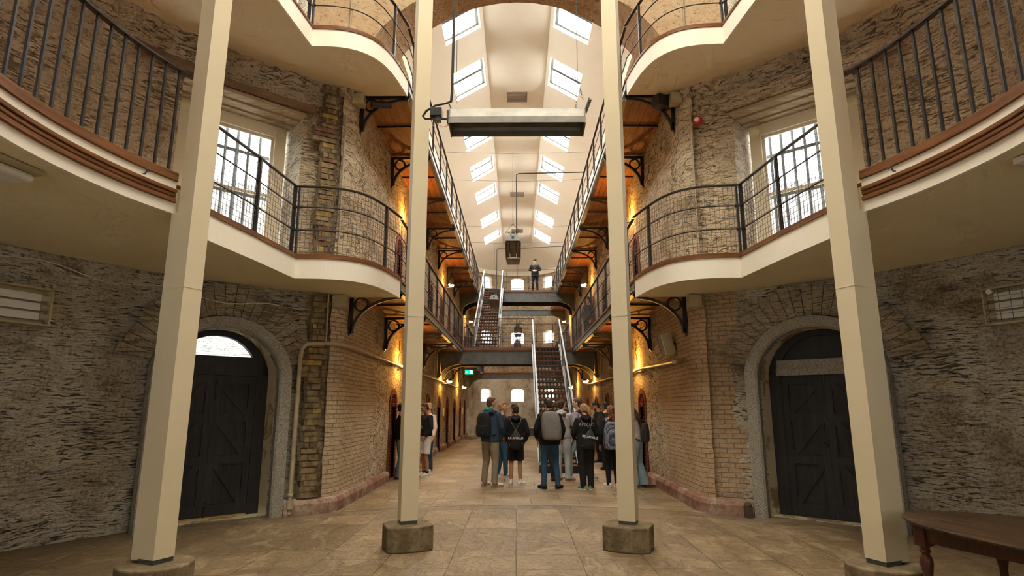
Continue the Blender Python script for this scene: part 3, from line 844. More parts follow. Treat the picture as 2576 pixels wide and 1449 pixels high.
# ------------------------------------------------------------------ galleries of the hub
def ring_arc(s, a0, a1, r, n): return [(s * r * sin(a0 + (a1 - a0) * i / n), CY + r * cos(a0 + (a1 - a0) * i / n)) for i in range(n + 1)]
LVL = ['first', 'second']
for li in (0, 1):
    zb, zf = BOXB[li], FL[li]
    for s, sd in ((-1, 'left'), (1, 'right')):
        g = thing('hub_gallery', 'white fronted %s gallery curving from the hub into the hall, %s side' % (['lower', 'upper'][li], sd), 'gallery', group='cream galleries round the hub')
        edge = [(x * -s if s > 0 else x, y) for x, y in EDGE]
        inner = ring_arc(s, pi, R_(66.5), RR, 40)
        outer = ring_arc(s, R_(28.4), pi, RW + .06, 60)
        poly = inner + edge + [(s * (HW + .03), 10.12)] + outer
        sl = MB(); sl.prism(poly, zb + .01, zf - .06); obj('soffit', sl, M['soffit'], g)
        dk = MB(); dk.prism(poly, zf - .055, zf - .02); obj('deck', dk, M['planks'], g)
        # plain white fascia and stepped wood edge of the side bay
        fa = MB(); fa.sweep(edge, [(-.005, zb), (.03, zb), (.03, zf - .03), (-.005, zf - .03)], sgn=-s * -1 if False else (1 if s < 0 else -1) * -1)
        obj('fascia', fa, M['fascia'], g)
        tr = MB(); k = (1 if s < 0 else -1) * -1
        tr.sweep(edge, [(-.10, zf - .03), (.045, zf - .03), (.045, zf + .005), (.02, zf + .01), (.02, zf + .05), (-.10, zf + .05)], sgn=k)
        obj('edge_board', tr, M['trim'], g)
        # moulded front of the ring
        arc = ring_arc(s, R_(68.2), pi, RR, 56); k2 = k
        fr = MB(); fr.sweep(arc, [(-.01, zb), (.03, zb), (.03, zf + .0), (-.01, zf + .0)], sgn=-k2); obj('ring_fascia', fr, M['fascia'], g)
        for z0, z1, o_, nm in ((zf - .005, zf + .085, .05, 'ring_kickboard'), (zf - .125, zf - .085, .055, 'moulding'), (zf - .165, zf - .13, .045, 'moulding'), (zf - .225, zf - .185, .055, 'moulding'), (zf - .185, zf - .165, .038, 'moulding')):
            mo = MB(); mo.sweep(arc, [(0, z0), (o_ * .9, z0), (o_, z0 + .006), (o_, z1 - .006), (o_ * .9, z1), (0, z1)], sgn=-k2); obj(nm, mo, M['trim'], g)
        # ring railing with plain square balusters
        rl = thing('ring_railing', 'black railing of plain upright bars round the %s hub gallery, %s side' % (['lower', 'upper'][li], sd), 'railing', group='baluster railings round the hub ring')
        arc2 = ring_arc(s, R_(65.6), pi, RR + .0, 56)
        hr = MB(); hr.sweep(arc2, [(-.03, zf + 1.16), (.03, zf + 1.16), (.03, zf + 1.18), (-.03, zf + 1.18)]); obj('handrail', hr, M['iron'], rl)
        if li == 0: a_ = 69.5; amax = 122
        else: a_ = 69.5; amax = 80
        while a_ < amax:
            x, y = s * (RR) * sin(R_(a_)), CY + (RR) * cos(R_(a_))
            bb = MB(); bb.bar((x, y, zf + .08), (x, y, zf + 1.165), .021, .021, up=(x, y - CY, 0)); obj('baluster', bb, M['iron'], rl)
            a_ += 2.42
        # railing of the side bay
        path = [(x + s * (.05 if y < 9.3 else .05 - .06 * (y - 9.3) / .82), y) for x, y in edge]
        rs = thing('gallery_railing', 'black %s railing bending round the %s side bay from hub to hall, %s side' % (['wire mesh', 'two-bar'][li], ['lower', 'upper'][li], sd), 'railing', group='railings of the curved side bays')
        def P3(q, z): return (q[0], q[1], z)
        cum = [0]
        for i in range(1, len(path)): cum.append(cum[-1] + math.dist(path[i], path[i - 1]))
        def at(d):
            d = max(0, min(cum[-1], d))
            for i in range(1, len(path)):
                if d <= cum[i] + 1e-9:
                    t = (d - cum[i - 1]) / (cum[i] - cum[i - 1]); a, c = path[i - 1], path[i]
                    return (a[0] + (c[0] - a[0]) * t, a[1] + (c[1] - a[1]) * t)
            return path[-1]
        dc = cum[3]
        hr = MB(); hr.sweep(path, [(-.025, zf + 1.10), (.025, zf + 1.10), (.025, zf + 1.115), (-.025, zf + 1.115)]); obj('handrail', hr, M['iron'], rs)
        for z in (.42, .78):
            mr = MB(); mr.tube([P3(at(cum[-1] * i / 46), zf + z) for i in range(47)], .010, 8); obj('mid_rail', mr, M['iron'], rs)
        for d in (dc - 1.05, dc - .035, dc + .05, cum[-1] - .62):
            if d < 0: continue
            x, y = at(d); nx, ny = at(min(cum[-1], d + .02)); t_ = V((nx - x, ny - y, 0)).normalized()
            po = MB(); po.bar((x, y, zf + .0), (x, y, zf + 1.105), .045, .03, up=tuple(t_))
            for z in (.42, .78): po.tube([V((x, y, zf + z)) - t_ * .03 + V((0, 0, 0)), V((x, y, zf + z)) + t_ * .03], .024, 8)
            obj('post', po, M['iron'], rs)
        if li == 0:
            wm = MB(); L = cum[-1]; nv = int(L / .068)
            for i in range(nv + 1):
                x, y = at(L * i / nv); wm.tube([(x, y, zf + .06), (x, y, zf + 1.10)], .0030, 4, caps=False)
            for j in range(15):
                z = zf + .08 + j * .072
                wm.tube([P3(at(L * i / 40), z) for i in range(41)], .0030, 4, caps=False)
            obj('mesh_panel', wm, M['wire'], rs)

# ------------------------------------------------------------------ galleries of the hall
GAPS = {0: (22.0, 23.55), 1: (30.3, 31.8), }        # where the bridges meet the galleries
YEND = 36.0
PST = [10.75 + 1.4 * i for i in range(19)]
def rail_run(parent, p0, p1, zf, posts, mesh=False, ext=True, wires=True, side=None):
    """straight railing between two plan points"""
    p0, p1 = V((*p0, 0)), V((*p1, 0)); L = (p1 - p0).length; t = (p1 - p0) / L; up = tuple(t)
    hr = MB(); hr.bar(p0 + V((0, 0, zf + 1.10)), p1 + V((0, 0, zf + 1.10)), .05, .016); obj('handrail', hr, M['iron'], parent)
    for z in (.42, .78):
        mr = MB(); mr.tube([p0 + V((0, 0, zf + z)), p1 + V((0, 0, zf + z))], .010, 8); obj('mid_rail', mr, M['steel'], parent)
    for d in posts:
        q = p0 + t * d
        po = MB(); po.bar(q + V((0, 0, zf - (.16 if ext else 0))), q + V((0, 0, zf + 1.10)), .045, .016, up=up)
        for z in (.42, .78): po.tube([q + t * -.03 + V((0, 0, zf + z)), q + t * .03 + V((0, 0, zf + z))], .028, 8)
        if ext: po.tube([q + V((0, 0, zf - .15)) - t * .02, q + V((0, 0, zf - .15)) + t * .02], .024, 6)
        obj('post', po, M['iron'], parent)
    if mesh:
        wm = MB(); nv = int(L / .07)
        for i in range(nv + 1):
            q = p0 + t * (L * i / nv); wm.tube([q + V((0, 0, zf + .05)), q + V((0, 0, zf + 1.09))], .0028, 3, caps=False)
        for j in range(15): wm.tube([p0 + V((0, 0, zf + .06 + j * .072)), p1 + V((0, 0, zf + .06 + j * .072))], .0028, 3, caps=False)
        obj('mesh_panel', wm, M['wire'], parent)
for li in (0, 1):
    zf = FL[li] - .02
    for s, sd in ((-1, 'left'), (1, 'right')):
        lv = ['lower', 'upper'][li]
        g = thing('hall_gallery', 'timber floored iron gallery along the %s wall of the hall, %s level' % (sd, lv), 'gallery', group='long galleries of the hall')
        y0 = 10.14
        dk = MB(); dk.box(*sorted((s * (HEDGE + .02), s * (HW + .03))), y0, YEND, zf - .16, zf - .02); obj('boarding', dk, M['planks'], g)
        ch = MB(); x = s * HEDGE
        ch.box(*sorted((x - s * .0, x + s * .03)), y0, YEND, zf - .20, zf - .03); ch.box(*sorted((x, x + s * .09)), y0, YEND, zf - .21, zf - .19)
        obj('edge_channel', ch, M['steel'], g)
        fl = MB(); fl.box(*sorted((x - s * .012, x)), y0, YEND, zf - .185, zf - .15); obj('channel_flange', fl, M['bead'], g)
        eb = MB(); eb.box(*sorted((x - s * .02, x + s * .10)), y0, YEND, zf - .03, zf + .015); obj('edge_board', eb, M['tread'], g)
        y = 11.6
        while y < YEND:
            jo = MB(); jo.box(*sorted((s * (HEDGE + .03), s * HW)), y - .012, y + .012, zf - .20, zf - .15); y += 2.8
            obj('tie_bar', jo, M['iron'], g)
        if True:
            rs = thing('hall_railing', 'long iron %srailing of the %s gallery, %s side of the hall' % (['wire mesh ', 'two-bar '][li], lv, sd), 'railing', group='long railings of the hall galleries')
            xr = s * (HEDGE + .03); gp = GAPS[li]
            for a, c in ((10.14, gp[0] + .05), (gp[1] + .0, YEND - .0)):
                if c - a < .5: continue
                ps = [y - a for y in PST if a + .1 < y < c - .1] + [c - a - .02]
                rail_run(rs, (xr, a), (xr, c), zf, ps, mesh=(li == 0))
# brackets
def bracket_mesh():
    mb = MB(); t = .05
    Mx = Matrix(((1, 0, 0, 0), (0, 0, 1, 0), (0, 1, 0, 0), (0, 0, 0, 1)))   # local xy -> xz
    def bar(poly): mb.plate(poly, Mx, t)
    bar([(0, 0), (0, -.72), (.02, -.76), (.05, -.70), (.065, -.64), (.065, 0)])
    bar([(0, 0), (.92, 0), (.92, -.05), (0, -.055)])
    mb.plate([(0, .004), (.93, .004), (.93, -.012), (0, -.012)], Mx, .10)
    mb.plate([(-.012, .0), (-.012, -.70), (.008, -.70), (.008, 0)], Mx, .10)
    a0, a1, n = R_(4), R_(86), 20
    o = []; i_ = []
    # quarter arc from the foot of the wall plate to the tip
    for k in range(n + 1):
        a = pi - (pi / 2) * k / n
        cx, cz, rx, rz = .90, -.70, .87, .655
        o.append((cx + rx * cos(a), cz + rz * sin(a))); i_.append((cx + (rx - .055) * cos(a), cz + (rz - .05) * sin(a)))
    for k in range(n):
        bar([o[k], o[k + 1], i_[k + 1], i_[k]])
    mb.lathe([(.012, -.05), (.03, -.035), (.022, -.02), (.03, 0)], (.84, 0, -.05), 8)
    return mb.mesh('bracket', M['iron'])
def ring_mesh():
    mb = MB(); mx = R_(90)
    Mr = Matrix.Rotation(mx, 4, 'X')
    pr = []
    n = 24
    b = len(mb.v)
    for k in range(n):
        a = 2 * pi * k / n
        for r, y in ((.098, -.025), (.133, -.025), (.133, .025), (.098, .025)):
            mb.vert((.205 + r * cos(a), y, -.19 + r * sin(a)))
    for k in range(n):
        j = (k + 1) % n
        for q in range(4): mb.face([b + k * 4 + q, b + k * 4 + (q + 1) % 4, b + j * 4 + (q + 1) % 4, b + j * 4 + q])
    return mb.mesh('ring', M['iron'])
BM, BR = bracket_mesh(), ring_mesh()
BY = [10.33 + 2.8 * i for i in range(10)]
for li in (0, 1):
    for s, sd in ((-1, 'left'), (1, 'right')):
        gone = [4] if li == 0 else [7]
        k = 0
        for i, y in enumerate(BY):
            if i in gone or y > 35.3: continue
            o = obj('gallery_bracket', BM, None, loc=(s * (HW - .0), y, FL[li] - .22))
            if s > 0: o.rotation_euler = (0, 0, pi)
            tag(o, '%s black iron bracket from the hub under the %s gallery, %s hall wall' % (ORD[k], ['lower', 'upper'][li], sd), 'bracket', 'iron ring brackets under the hall galleries')
            r = obj('ring', BR, None, o); k += 1

# ------------------------------------------------------------------ bridges across the hall
def beam(y, zt, zb, knee, t=.035):
    """riveted girder with quarter-round knees down the walls; profile in xz"""
    mb = MB(); n = 14
    Mx = Matrix(((1, 0, 0, 0), (0, 0, 1, y), (0, 1, 0, 0), (0, 0, 0, 1)))
    K = .85
    W = HW - .01
    low = []
    for sx in (-1, 1):
        pts = []
        for k in range(n + 1):
            a = pi / 2 * k / n      # from wall foot to the straight underside
            x = W - .12 - K + K * cos(a); z = knee + (zb - knee) * sin(a)
            pts.append((sx * x, z))
        outer = [(sx * W, zt), (sx * W, knee - .12), (sx * (W - .10), knee - .05)]
        for k in range(n):
            a_, b_ = pts[k], pts[k + 1]
            mb.plate([a_, b_, (b_[0], zt), (a_[0], zt)], Mx, t)
            mb.bar((a_[0], y, a_[1]), (b_[0], y, b_[1]), .16, .03, up=(0, 1, 0)) if False else None
            p, q = V((a_[0], y, a_[1])), V((b_[0], y, b_[1])); d = (q - p).normalized(); nz = V((-d.z, 0, d.x)) * .012
            vs = [p + nz + V((0, -.07, 0)), p - nz + V((0, -.07, 0)), p - nz + V((0, .07, 0)), p + nz + V((0, .07, 0)), q + nz + V((0, -.07, 0)), q - nz + V((0, -.07, 0)), q - nz + V((0, .07, 0)), q + nz + V((0, .07, 0))]
            mb.add(vs, [(0, 1, 2, 3), (7, 6, 5, 4), (0, 4, 5, 1), (1, 5, 6, 2), (2, 6, 7, 3), (3, 7, 4, 0)])
        mb.plate([(pts[0][0], zt)] + outer, Mx, t) if sx else None
        low.append(pts[-1][0])
    mb.plate([(low[0], zb), (low[1], zb), (low[1], zt), (low[0], zt)], Mx, t)
    mb.box(low[0], low[1], y - .07, y + .07, zb - .012, zb + .012)
    mb.box(-W, W, y - .06, y + .06, zt - .02, zt)
    for sx in (-1, 1):
        for xx in (2.5, 2.62): mb.tube([(sx * xx, y - .03, zt - .13), (sx * xx, y + .03, zt - .13)], .03, 8)
    return mb
for li, (ya, yb), nm in ((0, GAPS[0], 'lower iron bridge across the hall with a stair rising to it from the floor'), (1, GAPS[1], 'upper iron bridge across the hall where the uniformed figure stands')):
    zf = FL[li] - .02
    g = thing('bridge', nm, 'bridge', group='iron bridges across the hall')
    dz = 0
    for k, y in enumerate((ya + .06, yb - .06)):
        obj('girder', beam(y, zf - .10, zf - (.58 if k == 0 else .56), zf - 1.0), M['steel'] if k == 0 else M['iron'], g)
    dk = MB(); dk.box(-HEDGE, HEDGE, ya + .02, yb, zf - .10, zf - .03); obj('boarding', dk, M['planks'], g)
    eb = MB(); eb.box(-HEDGE, HEDGE, ya - .03, ya + .06, zf - .09, zf + .01); obj('edge_board', eb, M['tread'], g)
for li, y in ((0, 36.0), (1, 36.0)):
    zf = FL[li] - .02
    g = thing('bridge', ['lower', 'upper'][li] + ' walkway girder across the far rounded end of the hall', 'bridge', group='iron bridges across the hall')
    obj('girder', beam(y, zf - .10, zf - .45, zf - .9), M['steel'], g)
    mb = MB(); n = 16
    mb.prism([(-2.9, y), (2.9, y)] + [(2.9 * cos(pi * i / n), max(y, HY1 + 2.9 * sin(pi * i / n))) for i in range(1, n)], zf - .10, zf - .03) if False else mb.box(-2.8, 2.8, y - .02, y + .45, zf - .10, zf - .03)
    obj('boarding', mb, M['planks'], g)
# bridge railings
rs = thing('bridge_railing', 'wire mesh railing along the hall front of the lower bridge', 'railing')
rail_run(rs, (-1.98, GAPS[0][0] + .02), (.60, GAPS[0][0] + .02), FL[0] - .02, [0.02, .62, 1.28, 1.94, 2.56], mesh=True, ext=False)
rs = thing('bridge_railing', 'iron railing along the rear of the lower bridge, behind the perforated upper stair', 'railing')
rail_run(rs, (-.60, GAPS[0][1] - .03), (1.98, GAPS[0][1] - .03), FL[0] - .02, [0.02, .7, 1.35, 2.0, 2.56], mesh=False, ext=False)
rs = thing('bridge_railing', 'iron railing along the front of the upper bridge, before the uniformed figure', 'railing')
rail_run(rs, (-.74, GAPS[1][0] + .02), (1.98, GAPS[1][0] + .02), FL[1] - .02, [0.02, .18, 1.3, 2.7], mesh=False, ext=False)
rs = thing('bridge_railing', 'iron railing along the rear of the upper bridge', 'railing')
rail_run(rs, (-1.98, GAPS[1][1] - .03), (1.98, GAPS[1][1] - .03), FL[1] - .02, [0.02, 1.3, 2.6, 3.9], mesh=False, ext=False)

# ------------------------------------------------------------------ stairs
def riser_plate(wd, ht, nh, hr):
    mb = MB(); pts = [V((0, 0)), V((wd, 0)), V((wd, ht)), (V((0, ht)))]; ed = [(0, 1), (1, 2), (2, 3), (3, 0)]; cs = []
    for k in range(nh):
        c = (wd * (k + .5) / nh, ht * .5); cs.append(c); b = len(pts)
        for q in range(14): pts.append(V((c[0] + hr * cos(2 * pi * q / 14), c[1] + hr * 1.15 * sin(2 * pi * q / 14))))
        ed += [(b + q, b + (q + 1) % 14) for q in range(14)]
    ov, oe, of, *_ = delaunay_2d_cdt(pts, ed, [], 0, 1e-6)
    vs = [(p[0] - wd / 2, 0, p[1]) for p in ov]; fs = []
    for f in of:
        cx = sum(ov[i][0] for i in f) / 3; cy = sum(ov[i][1] for i in f) / 3
        if any(((cx - a) / hr) ** 2 + ((cy - b_) / hr / 1.15) ** 2 < .96 for a, b_ in cs): continue
        fs.append(tuple(f))
    mb.add(vs, fs)
    mb.add([(x, .004, z) for x, y, z in vs], [tuple(reversed(f)) for f in fs])
    return mb.mesh('riser', M['iron'], fix=False)
def stair(name, x0, x1, ya, za, yb, zb, n):
    g = thing('iron_stair', name, 'staircase', group='iron stairs with perforated risers')
    wd = x1 - x0; dy = (yb - ya) / n; dz = (zb - za) / n
    RM = riser_plate(wd - .06, dz - .03, 8, .040)
    for i in range(n):
        y = ya + dy * i; z = za + dz * (i + 1)
        t = MB(); t.box(x0 + .02, x1 - .02, y - .03, y + dy - .01, z - .028, z); obj('tread', t, M['tread'], g)
        r = obj('riser', RM, None, g, loc=((x0 + x1) / 2, y, z - dz)) if i else None
        if not i:
            t = MB(); t.box(x0, x1, y - .01, y + .01, za, z - .03); obj('bottom_panel', t, M['iron'], g)
    sl = V((0, yb - ya, zb - za)).normalized()
    for x in (x0, x1):
        t = MB(); t.bar((x, ya - .05, za + .10), (x, yb, zb - .02), .03, .26); obj('stringer', t, M['steel'], g)
        t = MB(); t.bar((x, ya - .02, za + .24), (x, yb - .0, zb + .13), .085, .014); obj('stringer_flange', t, M['steel_light'], g)
        t = MB(); t.bar((x, ya - .05, za + 1.02), (x, yb, zb + 1.05), .05, .03)
        obj('handrail', t, M['steel_light'], g)
        t = MB(); t.tube([(x, ya, za + .62), (x, yb, zb + .62)], .011, 8); obj('mid_rail', t, M['steel'], g)
        k = 4
        for q in range(k + 1):
            u = q / k; y = ya + (yb - ya) * u; z = za + (zb - za) * u
            t = MB(); t.bar((x, y, z + (0 if q == 0 else .02)), (x, y, z + 1.03), .045, .03, up=(0, 1, 0)); t.tube([(x, y - .03, z + .62), (x, y + .03, z + .62)], .026, 8); obj('post', t, M['steel'], g)
    return g
stair('iron stair climbing from the flagstones to the lower bridge, behind the group of visitors', .56, 1.54, 15.6, 0, GAPS[0][0] - .03, FL[0] - .02, 20)
stair('iron stair climbing from the lower bridge to the upper bridge', -1.72, -.76, 23.6, FL[0] - .02, GAPS[1][0] - .03, FL[1] - .02, 20)
# landing plate under the foot of the upper stair
mb = MB(); mb.box(-HEDGE, -.5, GAPS[0][1], GAPS[0][1] + .5, FL[0] - .12, FL[0] - .03)
tag(obj('stair_landing', mb, M['planks']), 'short boarded landing at the foot of the upper stair, behind the lower bridge', 'landing')

# ------------------------------------------------------------------ hub doors
def door_frame_matrix(sgn, r, deg=43.0):
    th = R_(deg) * sgn
    ex = V((cos(th), -sin(th), 0)); ny = V((sin(th), cos(th), 0)); c = V(hub(th, r))
    # local x along the wall, local y up, local z outwards
    return Matrix(((ex.x, 0, ny.x, c.x), (ex.y, 0, ny.y, c.y), (0, 1, 0, 0), (0, 0, 0, 1)))
def lbox(mb, Mx, x0, x1, y0, y1, z0, z1, m=0): mb.box(x0, x1, y0, y1, z0, z1, m, Mx)
for sgn, nm in ((-1, 'left'), (1, 'right')):
    Mx = door_frame_matrix(sgn, RW + .40)
    HWD = DOOR_W * .88 / 2 - .0
    mb = MB()
    root = MB()
    # frame: jambs, transom and arched head
    inner = arch_loop(0, 1.28, 2.10, 2.12, .58, 14, 1); outer = arch_loop(0, DOOR_W * .9 + .14, 2.10, 2.12, .76, 14, 1)
    for k in range(1, len(inner) - 1):
        mb.plate([outer[k], outer[k + 1], inner[k + 1], inner[k]], Mx, .09)
    for sx in (-1, 1): lbox(mb, Mx, *sorted((sx * .62, sx * .80)), 0, 2.40, -.045, .045)
    if sgn < 0: lbox(mb, Mx, -.7, .7, 2.10, 2.39, -.05, .045)
    fr = struct('door_%d' % (1 if sgn < 0 else 2), mb, M['door'])
    if sgn > 0:
        t = MB(); lbox(t, Mx, -.66, .66, 2.10, 2.20, -.10, .02); lbox(t, Mx, -.66, .66, 2.20, 2.34, -.06, .02); obj('stone_transom', t, M['granite'], fr)
        t = MB(); lp = arch_loop(0, 1.3, 2.12, 2.14, .60, 14, 1); t.plate(lp, Mx @ Matrix.Translation((0, 0, .02)), .04); obj('dark_tympanum', t, M['door'], fr)
    else:
        t = MB(); lp = arch_loop(0, 1.34, 2.12, 2.14, .62, 14, 1); t.plate(lp, Mx @ Matrix.Translation((0, 0, .02)), .01); obj('fanlight_glass', t, M['glass'], fr)
    for sx in (-1, 1):
        t = MB(); w_ = .62
        x0, x1 = sorted((sx * .004, sx * w_))
        lbox(t, Mx, x0, x1, .035, 2.12, .0, .04)                              # boards
        for k in range(1, 5): lbox(t, Mx, x0 + (x1 - x0) * k / 5 - .003, x0 + (x1 - x0) * k / 5 + .003, .05, 2.08, -.003, .002)
        st = .10
        lbox(t, Mx, x0, x0 + st, .035, 2.09, -.03, .0); lbox(t, Mx, x1 - st, x1, .035, 2.09, -.03, .0)
        rails = [(.035, .20), (.78, .90), (1.40, 1.52), (1.97, 2.11)]
        for a, c in rails: lbox(t, Mx, x0 + st, x1 - st, a, c, -.03, .0)
        for (a, c) in ((.20, .80), (.90, 1.42), (1.52, 1.96)):
            xa, xb = (x0 + st, x1 - st)
            up = sx > 0
            pa, pb = (xa, c) if up else (xb, c), (xb, a) if up else (xa, a)
            d = V((pb[0] - pa[0], pb[1] - pa[1])); L = d.length; n_ = V((-d.y, d.x)) / L * .047
            dd = d / L * .0
            t.plate([(pa[0] + n_.x, pa[1] + n_.y), (pa[0] - n_.x, pa[1] - n_.y), (pb[0] - n_.x, pb[1] - n_.y), (pb[0] + n_.x, pb[1] + n_.y)], Mx @ Matrix.Translation((0, 0, -.014)), .026)
        lf = obj('door_leaf', t, M['door'], fr)
        t = MB(); lbox(t, Mx, x0 - .01, x1 + .01, 0, .034, -.034, .06); obj('threshold_strip', t, M['yellow'] if sgn < 0 else M['door'], fr)
    t = MB()
    t.tube([Mx @ V((.03, 1.72, -.05)), Mx @ V((.03, 2.02, -.05))], .012, 8) if sgn < 0 else t.tube([Mx @ V((-.05, 1.18, -.05)), Mx @ V((-.05, 1.40, -.05))], .012, 8)
    if sgn < 0:
        t.tube([Mx @ V((.02, .03, -.05)), Mx @ V((.02, .26, -.05))], .012, 8); t.sphere(tuple(Mx @ V((.02, .2, -.06))), .025, 8)
    else: t.torus(tuple(Mx @ V((-.05, 1.08, -.045))), .035, .012, n=14, k=6, M=Matrix.Rotation(-R_(43), 4, 'Z') @ Matrix.Rotation(pi / 2, 4, 'X'))
    obj('bolt', t, M['iron'], fr)
    # granite dressing and voussoirs
    mb = MB(); c = sgn * SD
    inn = [(u, max(v, .0)) for u, v in arch_loop(c, DOOR_W - .01, 0, DOOR_SP, DOOR_RISE, 18, 1)]
    out = [(u, max(v, .0)) for u, v in arch_loop(c, DOOR_W + .36, 0, DOOR_SP, DOOR_RISE + .17, 18, 1)]
    inn = inn[1:] + inn[:1]; out = out[1:] + out[:1]
    fm = hub_map(0)
    def subdiv(l):
        o = []
        for i in range(len(l) - 1):
            k = 8 if i in (0, len(l) - 2) else 1
            for j in range(k): o.append((l[i][0] + (l[i + 1][0] - l[i][0]) * j / k, l[i][1] + (l[i + 1][1] - l[i][1]) * j / k))
        return o + [l[-1]]
    inn, out = subdiv(inn), subdiv(out); b = len(mb.v)
    for i in range(len(inn)):
        iu, iv = inn[i]; ou, ov_ = out[i]
        j = .006 * noise.noise(V((iu * 3, iv * 3, 1)))
        cu, cv = iu + (ou - iu) * .16, iv + (ov_ - iv) * .16
        for (u, v, d) in ((iu, iv, .06), (iu, iv, -.07 + j), (cu, cv, -.10 + j), (ou, ov_, -.10 + j), (ou, ov_, .03)): mb.vert(fm(u, v, d))
    for i in range(len(inn) - 1):
        for q in range(4): mb.face([b + i * 5 + q, b + i * 5 + q + 1, b + (i + 1) * 5 + q + 1, b + (i + 1) * 5 + q])
    struct('trim_%d' % (3 if sgn < 0 else 4), mb, M['granite'])
    mb = MB(); nv = 27
    for k in range(nv):
        a0, a1 = pi * (k + .035) / nv, pi * (k + .965) / nv
        L = .42 + .12 * random.random(); r0 = 1.02
        rr = [(c + r * cos(a) * (DOOR_W / 2) * r0, DOOR_SP - .05 + r * sin(a) * (DOOR_RISE + .22)) for a, r in ((a0, 1.0), (a1, 1.0), (a1, 1.0), (a0, 1.0))]
        def pt(a, e): x = cos(a); return (c + x * (DOOR_W / 2 + .18 + e), DOOR_SP + (DOOR_RISE + .17 + e * .95) * (max(0, 1 - abs(x) ** 2.2)) ** .62)
        q = [pt(a0, .02), pt(a1, .02), pt(a1, L), pt(a0, L)]
        q = [(u, min(v, 3.44)) for u, v in q]
        if min(p[1] for p in q) < 2.2: continue
        d = -.006 - .008 * random.random(); b = len(mb.v)
        for u, v in q: mb.vert(fm(u, v, .03))
        for u, v in q: mb.vert(fm(u, v, d))
        for i in range(4): mb.face([b + i, b + (i + 1) % 4, b + 4 + (i + 1) % 4, b + 4 + i])
        mb.face([b + 4, b + 5, b + 6, b + 7])
    M['voussoir'] = M.get('voussoir') or stone('voussoir_stone', [(.33, .26, .18), (.38, .31, .21), (.42, .35, .25), (.46, .39, .28)], sx=1.5, sz=1.2, streak=.5, blot=.4)
    struct('trim_%d' % (5 if sgn < 0 else 6), mb, M['voussoir'])

# ------------------------------------------------------------------ hub windows
for li in (0, 1):
    for sgn, nm in ((-1, 'left'), (1, 'right')):
        Mx = door_frame_matrix(sgn, RW + .60, 43); dz = 3.8 * li
        Wd = WIN_W * .86 / 2 + .06; z0, z1 = WIN_Z0 + dz, WIN_Z1 - .14 + dz
        mb = MB(); fw = .19
        lbox(mb, Mx, -Wd, -Wd + fw, z0, z1, -.03, .05); lbox(mb, Mx, Wd - fw, Wd, z0, z1, -.03, .05); lbox(mb, Mx, -Wd, Wd, z1 - fw, z1 + .05, -.03, .05); lbox(mb, Mx, -Wd, Wd, z0 - .02, z0 + .1, -.05, .05)
        win = struct('window_%d' % (2 + li * 2 + (0 if sgn < 0 else 1)), mb, M['winframe'])
        zm = z0 + (z1 - z0) * .50
        t = MB(); x0, x1 = -Wd + fw, Wd - fw
        for a, c, zz in ((z0 + .08, zm, -.005), (zm - .04, z1 - fw, .02)):
            lbox(t, Mx, x0, x0 + .05, a, c, zz, zz + .03); lbox(t, Mx, x1 - .05, x1, a, c, zz, zz + .03); lbox(t, Mx, x0, x1, a, a + .05, zz, zz + .03); lbox(t, Mx, x0, x1, c - .05, c, zz, zz + .03)
        obj('sash', t, M['winframe'], win)
        t = MB(); lbox(t, Mx, x0, x1, z0 + .05, z1 - fw, .012, .016); obj('pane', t, M['glass'], win)
        t = MB(); k = -.62
        while k < .66: t.bar(Mx @ V((k, z0, .26)), Mx @ V((k, z1, .26)), .035, .035); k += .19
        for q in (.2, .5, .8): t.bar(Mx @ V((-.7, z0 + (z1 - z0) * q, .26)), Mx @ V((.7, z0 + (z1 - z0) * q, .26)), .03, .05)
        obj('security_bars', t, M['steel'], win)
        # timber lining over the reveal and the beam on the wall face
        t = MB()
        for k in range(3): lbox(t, Mx, -.95 + .02 * k, .95 - .02 * k, z1 + .01 + .03 * (2 - k), z1 + .07 + .03 * (2 - k), -.62 + k * .21, -.412 + k * .21)
        struct('trim_%d' % (60 + li * 2 + (0 if sgn < 0 else 1)), t, M['oldwood'])
        t = MB(); fm = hub_map(0); b = 0; nn = 14; u0, u1 = sgn * RW * R_(33.4), sgn * RW * R_(58)
        for k in range(nn + 1):
            u = u0 + (u1 - u0) * k / nn
            for v, d in ((6.62, .02), (6.62, -.05), (6.75 if sgn < 0 else 6.84, -.05), (6.75 if sgn < 0 else 6.84, .02)): t.vert(fm(u, v + dz, d - (.02 * noise.noise(V((u * 2, v, 0))) if sgn > 0 else 0)))
        for k in range(nn):
            for q in range(4): t.face([k * 4 + q, k * 4 + (q + 1) % 4, k * 4 + 4 + (q + 1) % 4, k * 4 + 4 + q])
        t.face([0, 1, 2, 3]); struct('trim_%d' % (70 + li * 2 + (0 if sgn < 0 else 1)), t, M['beamwood'] if sgn < 0 else M['rubble_up'])
